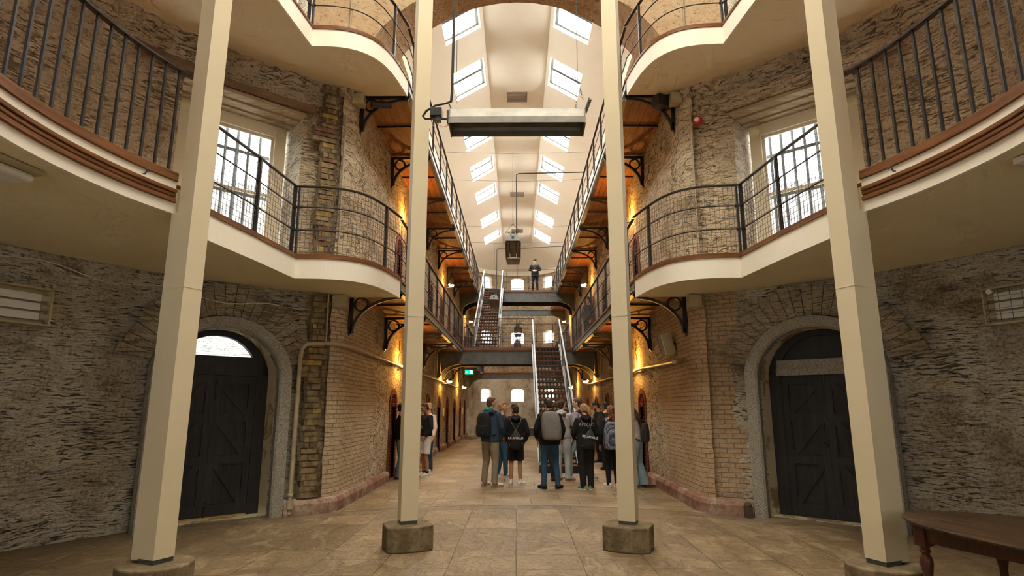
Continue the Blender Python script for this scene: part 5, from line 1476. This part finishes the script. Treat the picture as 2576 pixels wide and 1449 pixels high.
def pattern_mat():
    t = NT('speckled_pattern_cloth'); v = t.oc((60, 60, 90)); vor = t.n('TexVoronoi', {'Vector': v, 'Scale': 1.0, 'Randomness': .35})
    return t.fin(t.ramp(vor.outputs['Distance'], [(.30, (.62, .64, .70)), (.42, (.03, .04, .08))]), .85)
F['pattern'] = pattern_mat()
def knit_mat():
    t = NT('dark_knit_bag'); v = t.oc((70, 70, 70)); vor = t.n('TexVoronoi', {'Vector': v, 'Scale': 1.0, 'Randomness': .1})
    return t.fin(t.ramp(vor.outputs['Distance'], [(.2, (.12, .12, .11)), (.5, (.02, .02, .02))]), .9)
F['knit'] = knit_mat()
EYE = plain('eye_dark', (.02, .012, .01), .2); BRASS = plain('brass_button', (.55, .50, .40), .3, .6)
def organic(name, mb, mat, parent, voxel=.010, it=3):
    o = obj(name, mb, mat, parent, smooth=True, fix=False)
    m = o.modifiers.new('r', 'REMESH'); m.mode = 'VOXEL'; m.voxel_size = voxel; m.use_smooth_shade = True
    if it:
        s = o.modifiers.new('s', 'SMOOTH'); s.factor = .5; s.iterations = it
    return o
def hand(mb, wrist, tip_dir, palm_dir, thumb_dir, curl=.35, k=1.0):
    w_ = V(wrist); d = V(tip_dir).normalized(); pn = V(palm_dir); pn = (pn - d * pn.dot(d)).normalized(); sd = V(thumb_dir); sd = (sd - d * sd.dot(d) - pn * sd.dot(pn)).normalized()
    mb.loft([w_ - d * .02, w_ + d * .03, w_ + d * .075], [(.024, .020), (.036, .015), (.038, .013)], side=tuple(sd), n=10)
    for i, (off, L) in enumerate(((.029, .070), (.010, .078), (-.010, .073), (-.028, .058))):
        b = w_ + d * .078 + sd * off; a1 = curl * .7; a2 = curl * 2.0
        d1 = d * cos(a1) + pn * sin(a1); d2 = d * cos(a2) + pn * sin(a2)
        mb.tube([b, b + d1 * L * .5, b + d1 * L * .5 + d2 * L * .5], [.0095, .0090, .0078], 7)
    b = w_ + d * .025 + sd * .030; d1 = (d * .6 + sd * .7 + pn * .25).normalized(); d2 = (d * .9 + sd * .25 + pn * .3).normalized()
    mb.tube([b, b + d1 * .035, b + d1 * .035 + d2 * .03], [.0125, .0105, .009], 7)

def person(label, x, y, z, face, h, top, legs, shoes, skin='fair', hair=('short', 'brown'), head=(0, 0), armR=None, armL=None, feet=None, hood=None, palmR=None, palmL=None, lean=0, eyes=False, female=False, kneeR=None, kneeL=None, curl=.4, extra=None, top_kind='hoodie', stand=None):
    """face: degrees, 0 looks away along the hall, + turns towards the left. Built at 1.75 m and scaled."""
    root = thing('person', label, 'person', (x, y, z), R_(face), 'visitors in the hall' if z < .1 else None)
    root.scale = (h / 1.75,) * 3
    sh = .178 if not female else .158; hp = .085
    leanv = V((0, sin(R_(lean)), 0))
    def T(p):                                   # lean the upper body about the hips
        p = V(p)
        if p.z > .95: p = p + leanv * (p.z - .95)
        return p
    feet = feet or [(.10, 0, -8), (-.10, 0, 8)]
    # head placement
    pv = T((0, -.005, 1.50)); Mh = Matrix.Translation(pv) @ Matrix.Rotation(R_(head[0]), 4, 'Z') @ Matrix.Rotation(R_(head[1]), 4, 'X')
    def H(p): return tuple(Mh @ V(p))
    def hs(mb, c, rx, ry, rz, n=12):
        b = len(mb.v); mb.sphere((0, 0, 0), 1, n, sc=(rx, ry, rz))
        for i in range(b, len(mb.v)): mb.v[i] = tuple(Mh @ (V(mb.v[i]) + V(c)))
    body = MB()
    hs(body, (0, .008, .135), .073, .092, .112); hs(body, (0, .048, .075), .052, .052, .05); hs(body, (0, .030, .11), .062, .07, .07)
    body.loft([H((0, .095, .155)), H((0, .112, .125)), H((0, .105, .112))], [.009, .013, .015], n=8)         # nose
    hs(body, (0, .094, .084), .021, .010, .006, 8); hs(body, (0, .088, .055), .018, .014, .014, 8)           # lips, chin
    for s in (-1, 1): hs(body, (s * .077, -.003, .125), .010, .020, .032, 8); hs(body, (s * .030, .082, .165), .022, .014, .007, 8)
    body.loft([T((0, -.02, 1.42)), T((0, -.008, 1.50)), H((0, .01, .07))], [.058, .053, .052], n=12)
    tr_ = [((0, 0, .90), (.155, .105)), ((0, 0, .98), (.158, .11)), ((0, 0, 1.10), (.128 if female else .14, .095)), ((0, 0, 1.25), (.150, .108)), ((0, -.005, 1.36), (.160, .100)), ((0, -.012, 1.43), (.115, .07))]
    body.loft([T(p) for p, r in tr_], [r for p, r in tr_], n=16)
    arms = []
    for s, arm in ((1, armR), (-1, armL)):
        S0 = T((s * sh, -.005, 1.405)); arm = arm or ((.235, -.03, 1.13), (.245, .05, .885))
        E_, W_ = V((s * arm[0][0], *arm[0][1:])), V((s * arm[1][0], *arm[1][1:]))
        E_, W_ = T(E_), T(W_) if W_.z > .95 else W_
        if (E_ - S0).length > .30: E_ = S0 + (E_ - S0).normalized() * .29
        if (W_ - E_).length > .27: W_ = E_ + (W_ - E_).normalized() * .255
        arms.append((S0, E_, W_))
        body.tube([T((s * .10, -.008, 1.40)), S0, (S0 + E_) / 2, E_, (E_ + W_) / 2, W_], [.05, .050, .042, .036, .034, .024], 10)
        dr = (W_ - E_).normalized(); pal = (palmR if s > 0 else palmL) or (-s, .1, 0); pal = V(pal)
        th_ = dr.cross(pal) * (s)
        if th_.length < .1: th_ = V((0, 1, 0))
        if (palmR if s > 0 else palmL) is None: th_ = V((0, 1, 0))
        hand(body, W_, dr, pal, th_, curl)
    lg = []
    for i, s in ((0, 1), (1, -1)):
        fx, fy, fa = feet[i]; A = V((fx, fy - .02, .085)); Hp = V((s * hp, 0, .90)); K = (kneeR if s > 0 else kneeL)
        if K: K = V(K)
        else:
            K = (A + Hp) / 2 + V((0, .035, .0)); K.z = .49
        if len(feet[i]) > 3 or False: pass
        lg.append((Hp, K, A, fa))
        body.tube([Hp, (Hp + K) / 2, K, K * .55 + A * .45 + V((0, -.012, 0)), A], [.085, .072, .052, .052, .037], 12)
        body.tube([A, A + V((0, 0, -.03))], [.037, .035], 10)
    organic('body', body, SKIN[skin], root, .009, 2)
    if eyes:
        for s in (-1, 1):
            e = MB(); hs(e, (s * .030, .0865, .143), .012, .010, .008, 8); obj('eye', e, EYE, root, True)
    # legs
    lm = F[legs[0]]; kind = legs[1]
    g = MB(); ease = {'slim': .012, 'trousers': .022, 'loose': .030, 'flared': .012, 'shorts': .030}[kind]
    g.loft([(0, 0, 1.02), (0, 0, .96), (0, -.005, .90)], [(.162 + ease * .4, .115 + ease * .4), (.172 + ease * .5, .122 + ease * .5), (.17 + ease * .4, .120)], n=18)
    for Hp, K, A, fa in lg:
        if kind == 'shorts':
            K2 = K + (Hp - K) * .10; g.loft([Hp, (Hp + K) / 2, K2], [(.092, .098), (.092, .098), (.092, .096)], n=14, round_=False); continue
        c = A + V((0, 0, -.035)) + V((0, -.01, 0)); m2 = K * .5 + A * .5 + V((0, -.015, 0))
        rr = {'slim': (.062, .060, .049), 'trousers': (.068, .062, .066), 'loose': (.078, .072, .062), 'flared': (.070, .095, .125)}[kind]
        g.loft([Hp, (Hp + K) / 2, K, m2, c], [.085 + ease, .074 + ease, rr[0] + .006, rr[1], (rr[2], rr[2] * 1.05)], n=14, round_=False)
    organic({'shorts': 'shorts'}.get(kind, 'trousers'), g, lm, root, .011, 3)
    # shoes
    for (Hp, K, A, fa) in lg:
        a = R_(fa); d = V((-sin(a), cos(a), 0)); sd = V((cos(a), sin(a), 0)); pt = len(shoes) > 2 and shoes[2]
        gz = A.z - .085
        base = V((A.x, A.y, gz))
        sm = MB(); sm.loft([base - d * .055 + V((0, 0, .055)), base + V((0, 0, .06)), base + d * .09 + V((0, 0, .048)), base + d * .155 + V((0, 0, .036))], [(.034, .045), (.040, .048), (.044, .034), (.036, .024)], side=tuple(sd), n=14)
        sm.tube([base + V((0, 0, .05)) - d * .015, base + V((0, 0, .105)) - d * .02], [.042, .040], 12)
        o = organic('shoe', sm, F[shoes[0]], root, .008, 2)
        so = MB(); n = 20; pl = []
        for q in range(n):
            th = 2 * pi * q / n; wv_ = .046 if cos(th) > 0 else .040
            pl.append(base + d * (.052 + .132 * cos(th)) + sd * wv_ * sin(th) * (1 - .12 * cos(th)))
        so.prism([(p.x, p.y) for p in pl], gz + .001, gz + .028); obj('sole', so, F[shoes[1]], o)
        if kind == 'shorts' and shoes[0] != 'none':
            sk = MB(); sk.tube([A + V((0, 0, .0)), A + V((0, 0, .055))], [.042, .041], 12); obj('sock', sk, F['black'] if shoes[-1] == 'sock' else F['white'], root)
    # top garment
    tp = MB(); hem = top[1] if len(top) > 1 else .93; e = {'hoodie': .030, 'jacket': .036, 'sweater': .022, 'coat': .03}[top_kind]
    secs = [((0, 0, hem), (.168 + e, .122 + e))] + [((0, 0, max(hem + .04, 1.0)), (.17 + e, .120 + e)), ((0, 0, 1.12), (.150 + e, .110 + e)), ((0, 0, 1.25), (.160 + e, .117 + e)), ((0, -.005, 1.36), (.168 + e * .7, .108 + e * .6)), ((0, -.012, 1.425), (.13, .085)), ((0, -.012, 1.465), (.078, .066))]
    tp.loft([T(p) for p, r in secs], [r for p, r in secs], n=20, round_=False)
    for s, (S0, E_, W_) in zip((1, -1), arms):
        tp.tube([T((s * .10, -.01, 1.385)), S0 + V((0, 0, -.004)), (S0 + E_) / 2, E_, (E_ + W_) / 2, W_ + (E_ - W_).normalized() * .015], [.068, .066 + e * .25, .052 + e * .5, .050 + e * .3, .044 + e * .35, .036 + e * .15], 12)
    if hood:
        tp2 = MB(); Mq = Matrix.Rotation(R_(-22), 4, 'X'); c = T((0, -.045, 1.455))
        tp2.torus(c, .088, .036, M=Mq @ Matrix.Diagonal((1, .9, 1, 1)), n=20, k=10); tp2.loft([c + V((.07, -.06, .0)), c + V((0, -.105, -.035)), c + V((-.07, -.06, .0))], [(.04, .05), (.045, .065), (.04, .05)], side=(0, 0, 1), n=10)
    gar = organic(top_kind, tp, F[top[0]], root, .011, 3)
    if hood: organic('hood', tp2, F[hood], gar, .010, 2)
    # hair
    hm = HAIR[hair[1]]; hb = MB(); st = hair[0]
    if st != 'none':
        hs(hb, (0, -.016, .158), .082, .090, .096); hs(hb, (0, -.040, .105), .072, .060, .065)
        hs(hb, (0, .045, .215), .058, .045, .030)
        if st == 'tousled':
            for q in range(16):
                a = 2 * pi * q / 16; hs(hb, (.045 * cos(a), .01 + .055 * sin(a), .232 + .006 * (q % 3)), .024, .024, .022, 8)
        if st == 'long': 
            hb.loft([H((0, -.055, .14)), T((0, -.085, 1.50)), T((0, -.115, 1.38)), T((0, -.13, 1.24))], [(.075, .05), (.085, .045), (.085, .035), (.05, .02)], n=14)
            for s in (-1, 1): hb.loft([H((s * .066, -.01, .16)), H((s * .074, -.01, .08)), T((s * .085, .0, 1.44)), T((s * .09, .02, 1.34))], [(.022, .045), (.024, .045), (.028, .04), (.015, .02)], n=10)
        if st == 'tail':
            hb.loft([H((0, -.09, .175)), H((0, -.125, .165)), H((.0, -.145, .10)), H((.02, -.14, .02)), H((.035, -.125, -.05))], [(.022, .022), (.034, .030), (.050, .032), (.046, .028), (.018, .014)], n=12)
        if st == 'curly':
            random.seed(3)
            for q in range(46):
                a = random.uniform(-1, 1) * .085; zz = random.uniform(-.16, .22); bk = -.06 - .035 * random.random() - (.02 if zz < .05 else 0)
                hs(hb, (a * (1 if zz < .15 else .7), bk if zz < .18 else -.02, zz), .028, .026, .030, 6)
        if st == 'bun': hs(hb, (0, -.10, .19), .035, .03, .035, 8)
        organic('hair', hb, hm, root, .009 if st != 'curly' else .007, 2 if st != 'curly' else 1)
    if extra: extra(root, T, H, hs)
    return root
def on_back(root, name, label, cat, group=None):
    o = thing(name, label, cat, tuple(root.location), root.rotation_euler.z, group); o.scale = root.scale; return o
def backpack(root, label, mat, zc=1.22, w_=.30, h_=.46, d=.17, dx=0, straps=True, pocket=True, ry=0, sm=None, dy=0):
    o = on_back(root, 'backpack', label, 'backpack', 'bags worn by the visitors'); sm = sm or mat
    y0 = -.135 + dy; b = MB(); n = 22
    def ring(z, k, yk): return [(dx + w_ / 2 * k * (abs(cos(a)) ** .6) * (1 if cos(a) > 0 else -1), y0 - d / 2 + d / 2 * yk * (abs(sin(a)) ** .7) * (1 if sin(a) > 0 else -1), z) for a in [2 * pi * q / n for q in range(n)]]
    lv = [(-.5, .75, .7), (-.47, .95, .95), (-.2, 1.0, 1.1), (.1, .98, 1.0), (.32, .90, .85), (.44, .72, .62), (.5, .45, .4)]
    for (f, k, yk) in lv:
        for p in ring(zc + f * h_, k, yk): b.vert((p[0] + sin(R_(ry)) * f * h_, p[1], p[2]))
    for i in range(len(lv) - 1):
        for q in range(n): b.face([i * n + q, i * n + (q + 1) % n, (i + 1) * n + (q + 1) % n, (i + 1) * n + q])
    b.face(list(range(n))); b.face([(len(lv) - 1) * n + q for q in range(n)])
    m = obj('main_compartment', b, F[mat], o, smooth=True); s = m.modifiers.new('s', 'SUBSURF'); s.levels = 1; s.render_levels = 1
    if pocket:
        p = MB(); yy = y0 - d * 1.05
        p.box(dx - w_ * .38, dx + w_ * .38, yy - .025, yy + .06, zc - h_ * .42, zc - h_ * .02); bevel(obj('front_pocket', p, F[mat], o), .02, 3)
        p = MB(); p.tube([(dx - w_ * .36, yy - .027, zc - h_ * .02 - .02), (dx + w_ * .36, yy - .027, zc - h_ * .02 - .02)], .003, 6); obj('zip', p, F['bag_grey'], o)
    p = MB(); p.tube([(dx - .03, y0 - .02, zc + h_ * .46), (dx - .025, y0 - .03, zc + h_ * .46 + .05), (dx + .025, y0 - .03, zc + h_ * .46 + .05), (dx + .03, y0 - .02, zc + h_ * .46)], .008, 8); obj('grab_handle', p, F[sm], o)
    if straps:
        for s_ in (-1, 1):
            p = MB(); pts = [(s_ * .09 + dx * .5, y0 + .01, zc + h_ * .40), (s_ * .12, -.11, 1.42), (s_ * .125, -.03, 1.475), (s_ * .13, .07, 1.44), (s_ * .135, .145, 1.32), (s_ * .15, .14, 1.18), (s_ * .19, .02, 1.07), (s_ * .15 + dx * .5, y0 + .0, zc - h_ * .42)]
            for q in range(len(pts) - 1): p.bar(pts[q], pts[q + 1], .045, .010, up=(s_ * .2, 0, 1) if q < 3 else (0, 1, .0))
            obj('strap', p, F[sm], o)
    return o
FONT = None
def lettering(txt, size, mat, parent, Mx, name='lettering', xs=1.0, off=.0, surf=None):
    c = bpy.data.curves.new('t', 'FONT'); c.body = txt; c.size = size; c.align_x = 'CENTER'; c.align_y = 'CENTER'; c.extrude = .002; c.offset = off; c.space_character = 1.02
    to = bpy.data.objects.new('t', c); COL.objects.link(to); bpy.context.view_layer.update()
    me = bpy.data.meshes.new_from_object(to.evaluated_get(bpy.context.evaluated_depsgraph_get())); bpy.data.objects.remove(to)
    for v in me.vertices:
        p = Mx @ V((v.co.x * xs, v.co.y, v.co.z)); v.co = surf(p) if surf else p
    me.materials.clear(); me.materials.append(mat); me.name = name
    return obj(name, me, mat, parent)
PRINT = plain('white_print', (.72, .72, .70), .6)
def back_text_matrix(x, y, z, roll=0):   # reads correctly when seen from behind
    return Matrix.Translation((x, y, z)) @ Matrix.Rotation(R_(roll), 4, 'Y') @ Matrix(((1, 0, 0, 0), (0, 0, 1, 0), (0, 1, 0, 0), (0, 0, 0, 1)))
def drawstring(root, label, zc=1.02, w_=.30, h_=.42, dx=0, roll=0):
    o = on_back(root, 'drawstring_bag', label, 'drawstring bag', 'printed drawstring bags')
    b = MB(); n = 20; y0 = -.165
    lv = [(-.50, .62, .5), (-.46, .88, .9), (-.25, 1.0, 1.15), (.0, .95, 1.0), (.22, .70, .75), (.38, .36, .5), (.48, .12, .2)]
    for f, k, yk in lv:
        for q in range(n):
            a = 2 * pi * q / n; wr = 1 + (.06 * sin(q * 5.0) if f > .1 else 0)
            b.vert((dx + w_ / 2 * k * cos(a) * wr + sin(R_(roll)) * f * h_, y0 - .035 + .055 * yk * sin(a) * wr, zc + f * h_))
    for i in range(len(lv) - 1):
        for q in range(n): b.face([i * n + q, i * n + (q + 1) % n, (i + 1) * n + (q + 1) % n, (i + 1) * n + q], 1 if i >= 3 else 0)
    b.face(list(range(n))); b.face([(len(lv) - 1) * n + q for q in range(n)])
    obj('sack', b, [F['bag_black'], F['bag_sheen']], o, smooth=True)
    for s_ in (-1, 1):
        p = MB(); tx = dx + sin(R_(roll)) * .48 * h_
        p.tube([(tx, y0 - .03, zc + .47 * h_), (s_ * .10, -.165, 1.36), (s_ * .125, -.05, 1.475), (s_ * .14, .05, 1.45), (s_ * .165, .13, 1.25), (s_ * .20, .0, 1.05), (dx + s_ * w_ * .42, y0, zc - .44 * h_)], .005, 6); obj('cord', p, F['bag_grey'], o)
    def sf(p):
        u = (p.x - dx) / (w_ / 2); return V((p.x, min(p.y, y0 - .035 - .062 * sqrt(max(0, 1 - u * u * .9)) - .006) + (p.y - p.y), p.z))
    lettering('R€ APOLLO', .062, PRINT, o, back_text_matrix(dx, y0 - .11, zc + .035, roll * 1.4), 'bag_lettering', 1.0, .0012, sf)
    return o

# 1 man in the blue jacket, seen from behind, turned a little to the right
p1 = person('person in a blue rain jacket and khaki trousers with a green hood at the neck', -.58, 13.05, 0, -28, 1.84, ('blue_jacket', .86), ('khaki', 'trousers'), ('cream', 'sole_tan'), hair=('short', 'auburn'), head=(-22, -6), top_kind='jacket',
    feet=[(.15, -.05, -38), (-.14, .03, -20)], armR=((.25, .02, 1.14), (.22, .16, .95)), armL=((.24, -.02, 1.14), (.23, .10, .93)), hood='blue_jacket')
def green_collar(root, T, H, hs):
    t = MB(); c = V((0, -.05, 1.50)); t.torus(c, .068, .026, M=Matrix.Rotation(R_(-25), 4, 'X'), n=18, k=8); t.loft([c + V((.05, -.045, .0)), c + V((0, -.08, -.01)), c + V((-.05, -.045, .0))], [(.028, .04), (.03, .045), (.028, .04)], side=(0, 0, 1), n=8); organic('green_hood', t, F['green'], root, .009, 2)
green_collar(p1, None, None, None)
backpack(p1, 'black backpack with a front pocket on the back of the person in the blue jacket', 'bag_black', 1.20, .31, .48, .18, dx=-.02)
# 2 person behind him with a hand raised to the face
p2 = person('blond person in a dark jacket and jeans raising a hand to the face', -.36, 14.75, 0, -95, 1.74, ('charcoal', .84), ('denim', 'slim'), ('grey', 'sole_white'), hair=('tousled', 'blond'), head=(10, 0), top_kind='jacket',
    armR=((.25, .12, 1.22), (.10, .20, 1.46)), palmR=(0, -1, .2), armL=((.22, .02, 1.14), (.2, .18, 1.0)), feet=[(.10, .12, -10), (-.10, -.10, 5)], curl=.6)
# 3 boy with the drawstring bag
p3 = person('boy in a black hoodie and black shorts with bare calves, seen from behind', -.04, 13.15, 0, 0, 1.68, ('black', .90), ('black', 'shorts'), ('white', 'sole_white'), skin='tan', hair=('tousled', 'dark'), head=(34, -12),
    hood='black', armR=((.27, -.05, 1.12), (.20, .05, .93)), armL=((.27, -.05, 1.12), (.20, .05, .93)), feet=[(.10, 0, -40), (-.11, 0, -6)])
drawstring(p3, 'black drawstring bag with white lettering on the back of the boy in shorts', .99, .27, .44, 0, 0)
# 4 person with the big grey rucksack
p4 = person('person in a black jacket and blue jeans under a bulky grey backpack, seen from behind', .66, 12.66, 0, 4, 1.80, ('black', .84), ('denim', 'slim'), ('charcoal', 'bag_black'), hair=('short', 'dark'), head=(8, -14), top_kind='jacket', hood='black',
    feet=[(.15, .0, -40), (-.13, .0, 32)], armR=((.27, .0, 1.14), (.24, .10, .93)), armL=((.27, .0, 1.14), (.24, .12, .95)))
backpack(p4, 'bulky grey backpack on the person in blue jeans before the stair', 'bag_grey', 1.22, .40, .56, .26, pocket=False, ry=-4, sm='black')
# 5 girl glancing back
p5 = person('dark haired girl looking back towards the hub over the grey backpack', .70, 14.1, 0, 172, 1.66, ('charcoal', .9), ('charcoal', 'slim'), ('charcoal', 'bag_black'), skin='tan', hair=('long', 'dark'), head=(-8, 8), eyes=True, female=True, top_kind='sweater')
# 6 grey hoodie
p6 = person('young man in a pale grey hooded sweatshirt and light jeans, brown strap over one shoulder', 1.02, 14.05, 0, -18, 1.80, ('grey', .92), ('pale_denim', 'trousers'), ('beige', 'sole_tan'), hair=('short', 'brown'), head=(-25, 0), hood='grey',
    feet=[(.12, .02, -45), (-.10, .05, -10)], armR=((.27, .06, 1.14), (.20, .22, 1.10)))
t = MB(); t.bar((-.05, -.13, 1.475), (.13, -.175, 1.38), .03, .012, up=(0, -1, 0)); obj('strap', t, F['brown_leather'], p6)
# 7 person stepping, mostly behind the blonde woman
p7 = person('person in a mauve and plum top stepping sideways at the foot of the stair', 1.40, 14.2, 0, 62, 1.83, ('mauve', .90), ('light_denim', 'slim'), ('grey', 'sole_white'), hair=('short', 'brown'), head=(10, -4), hood='plum',
    feet=[(.10, -.28, 0), (-.10, .20, 5)], kneeR=(.10, -.06, .49), kneeL=(-.1, .16, .50))
# 8 woman with the ponytail
p8 = person('fair haired woman with a ponytail in a printed black hoodie and black trousers', 1.38, 12.52, 0, 8, 1.70, ('black', .86), ('black', 'loose'), ('shoe_green', 'sole_white'), hair=('tail', 'blond'), head=(22, -16), hood='black', female=True,
    feet=[(.09, .0, -30), (-.07, .0, 22)], armR=((.26, .02, 1.13), (.17, .14, 1.0)), armL=((.26, .02, 1.13), (.17, .14, 1.0)))
def back_surf(p): u = p.x / .19; return V((p.x, -.010 - .118 * sqrt(max(.05, 1 - u * u)) - .022, p.z))
lettering('APOLLO', .085, PRINT, p8, back_text_matrix(0, -.2, 1.31), 'hoodie_lettering', 1.0, .0, back_surf)
drawstring(p8, 'black drawstring bag with white lettering on the woman with the ponytail', 1.03, .26, .42, .03, 7)
# 9 man with the cap and phone
def cap_beard(root, T, H, hs):
    t = MB(); hs(t, (0, .0, .20), .086, .098, .062); t2 = [V(H((s * .06, .07 + (.0 if abs(s) > .5 else .03), .19))) for s in (-1, -.4, .4, 1)]
    organic('cap', t, F['navy'], root, .009, 2)
    t = MB(); n = 12; q = [V(H((.072 * cos(pi * i / n), .075 + .075 * sin(pi * i / n), .180 - .012 * sin(pi * i / n)))) for i in range(n + 1)]
    t.add([tuple(v) for v in q] + [tuple(v + V((0, 0, .008))) for v in q], [tuple(range(n + 1)), tuple(reversed(range(n + 1, 2 * n + 2)))] + [(i, i + 1, i + n + 2, i + n + 1) for i in range(n)]); obj('cap_peak', t, F['navy'], root)
    t = MB(); hs(t, (0, .055, .055), .056, .052, .042); organic('beard', t, HAIR['dark'], root, .009, 2)
p9 = person('bearded man in a dark cap and black jacket looking down at a phone', 2.42, 18.4, 0, 82, 1.80, ('black', .90), ('black', 'trousers'), ('charcoal', 'sole_white'), hair=('short', 'dark'), head=(0, -22), top_kind='jacket',
    armR=((.23, .10, 1.14), (.08, .30, 1.22)), armL=((.23, .10, 1.14), (.10, .28, 1.20)), palmR=(-.6, 0, .8), palmL=(.6, 0, .8), extra=cap_beard, curl=.7)
o = on_back(p9, 'phone', 'dark phone in the hands of the bearded man in the cap', 'phone'); t = MB(); t.box(-.036, .036, -.075, .075, -.004, .004, 0, Matrix.Translation((0, .40, 1.27)) @ Matrix.Rotation(R_(35), 4, 'X')); bevel(obj('case', t, F['charcoal'], o), .003)
p10 = person('person in a dark padded jacket half hidden by the right middle column', 2.38, 16.4, 0, 15, 1.78, ('charcoal', .90), ('black', 'slim'), ('charcoal', 'bag_black'), hair=('short', 'dark'), top_kind='jacket')
backpack(p10, 'black backpack on the person half hidden by the right middle column', 'bag_black', 1.15, .30, .46, .18, pocket=True)
p11 = person('woman with curly reddish hair and black leggings, mostly hidden by the right middle column', 1.97, 12.95, 0, 6, 1.66, ('black', .86), ('black', 'slim'), ('white', 'sole_white'), hair=('curly', 'ginger'), female=True, top_kind='sweater', head=(0, -8), feet=[(.09, .0, -12), (-.09, 0, 26)])
backpack(p11, 'large blue and white speckled cloth backpack beside the right middle column', 'pattern', 1.10, .38, .60, .22, pocket=False, dx=-.04)
p12 = person('long haired woman in a grey top and wide light jeans reading at the right wall', 2.50, 12.9, 0, 62, 1.68, ('grey', 1.0), ('light_denim', 'flared'), ('charcoal', 'sole_white'), hair=('long', 'auburn'), female=True, head=(12, -26), top_kind='sweater', lean=6,
    armR=((.22, .06, 1.14), (.16, .22, 1.06)), armL=((.22, .06, 1.14), (.16, .20, 1.06)), feet=[(.10, -.06, -10), (-.10, .10, 10)])
backpack(p12, 'dark woven backpack on the woman in wide light jeans', 'knit', 1.15, .28, .42, .16, pocket=False, dy=.03)
p13 = person('boy in a dark printed sweatshirt and white shorts looking down, beside the left middle column', -2.22, 14.85, 0, 128, 1.74, ('uniform', .95), ('white', 'shorts'), ('white', 'sole_white', 0, 'sock'), skin='tan', hair=('short', 'brown'), head=(-18, -22), top_kind='sweater',
    armR=((.23, .0, 1.13), (.17, .10, .93)), armL=((.24, .0, 1.13), (.16, .12, .93)), feet=[(.10, .0, -10), (-.10, .02, 10)], eyes=True)
t = MB(); gr = plain('green_print', (.10, .38, .06), .7); bl = plain('blue_print', (.05, .16, .38), .7)
for m_, c_, r_ in ((bl, (.02, .142, 1.24), .045), (gr, (-.02, .142, 1.16), .04)):
    t = MB(); n = 14; t.plate([(r_ * (1 + .25 * sin(q * 2.3)) * cos(2 * pi * q / n), r_ * (1 + .25 * cos(q * 3.1)) * sin(2 * pi * q / n)) for q in range(n)], Matrix.Translation(c_) @ Matrix.Rotation(pi / 2, 4, 'X'), .012); obj('chest_print', t, m_, p13)
t = MB(); t.torus((0, .0, 1.475), .07, .006, M=Matrix.Rotation(R_(18), 4, 'X'), n=18, k=6); obj('collar', t, F['red'], p13)
t = MB(); t.torus((.238, -.02, 1.27), .028, .006, M=Matrix.Rotation(pi / 2, 4, 'Y'), n=14, k=5); t.box(.232, .242, -.045, .005, 1.31, 1.335); obj('sleeve_badge', t, F['grey'], p13)
p14 = person('person in a black jacket and grey blue trousers nearly hidden behind the left middle column', -2.72, 14.3, 0, -70, 1.72, ('black', .92), ('grey_blue', 'trousers'), ('brown_leather', 'brown_leather'), hair=('short', 'dark'), top_kind='jacket', feet=[(.10, -.04, -5), (-.10, .02, 5)])
t = MB(); t.loft([(0, 0, .90), (0, 0, .99)], [(.19, .14), (.19, .14)], n=18); obj('shirt_hem', t, F['red'], p14, True)
p15 = person('person in pale clothes and dark jeans standing behind the boy in white shorts', -2.30, 15.75, 0, 140, 1.74, ('white', .90), ('denim', 'slim'), ('white', 'sole_white'), hair=('short', 'blond'), top_kind='sweater')
# uniformed figures on the galleries
def warder(root, T, H, hs):
    t = MB(); b = len(t.v)
    for z, r in ((.175, .085), (.20, .088), (.255, .080), (.262, .074)):
        for q in range(20):
            a = 2 * pi * q / 20; t.vert(H((r * cos(a), -.002 + r * 1.12 * sin(a), z)))
    for i in range(3):
        for q in range(20): t.face([i * 20 + q, i * 20 + (q + 1) % 20, (i + 1) * 20 + (q + 1) % 20, (i + 1) * 20 + q])
    t.face(list(range(60, 80))); t.face(list(range(20))); obj('cap', t, F['uniform'], root, True)
    t = MB(); n = 12; q = [V(H((.070 * cos(pi * i / n), .065 + .062 * sin(pi * i / n), .178 - .020 * sin(pi * i / n)))) for i in range(n + 1)]
    t.add([tuple(v) for v in q] + [tuple(v + V((0, 0, .006))) for v in q], [tuple(range(n + 1)), tuple(reversed(range(n + 1, 2 * n + 2)))] + [(i, i + 1, i + n + 2, i + n + 1) for i in range(n)]); obj('cap_peak', t, plain('peak_gloss', (.02, .02, .02), .2), root)
    t = MB(); hs(t, (0, .098, .10), .030, .012, .009, 8); obj('moustache', t, HAIR['auburn'], root, True)
    t = MB(); t.sphere(H((0, .09, .225)), .014, 8); obj('cap_badge', t, BRASS, root)
    for k in range(7):
        t = MB(); z = 1.06 + k * .058; y = .128 + (.018 if z > 1.15 else .012) - max(0, z - 1.33) * .35
        t.sphere((0, y, z), .015, 8); obj('button', t, BRASS, root)
    t = MB(); t.loft([(0, 0, .985), (0, 0, 1.02)], [(.192, .146), (.192, .146)], n=20, round_=False); obj('belt', t, F['black'], root, True)
p16 = person('moustached figure in a black buttoned uniform and cap standing on the upper bridge', .93, 30.75, FL[1] - .01, 176, 1.76, ('uniform', .80), ('uniform', 'slim'), ('black', 'black'), skin='pale', hair=('short', 'dark'), head=(0, -4), eyes=True, top_kind='coat',
    armR=((.29, .03, 1.16), (.09, .19, 1.10)), armL=((.29, .03, 1.16), (.09, .19, 1.10)), palmR=(0, -1, 0), palmL=(0, -1, 0), extra=warder, curl=.9, feet=[(.13, .0, -8), (-.13, 0, 8)])
p17 = person('figure in a black buttoned uniform behind the railing of the lower right gallery', 2.52, 21.2, FL[0] - .01, 120, 1.74, ('uniform', .80), ('uniform', 'slim'), ('black', 'black'), skin='pale', hair=('short', 'dark'), eyes=True, top_kind='coat',
    armR=((.26, .03, 1.14), (.16, .16, .98)), extra=warder, curl=.8)
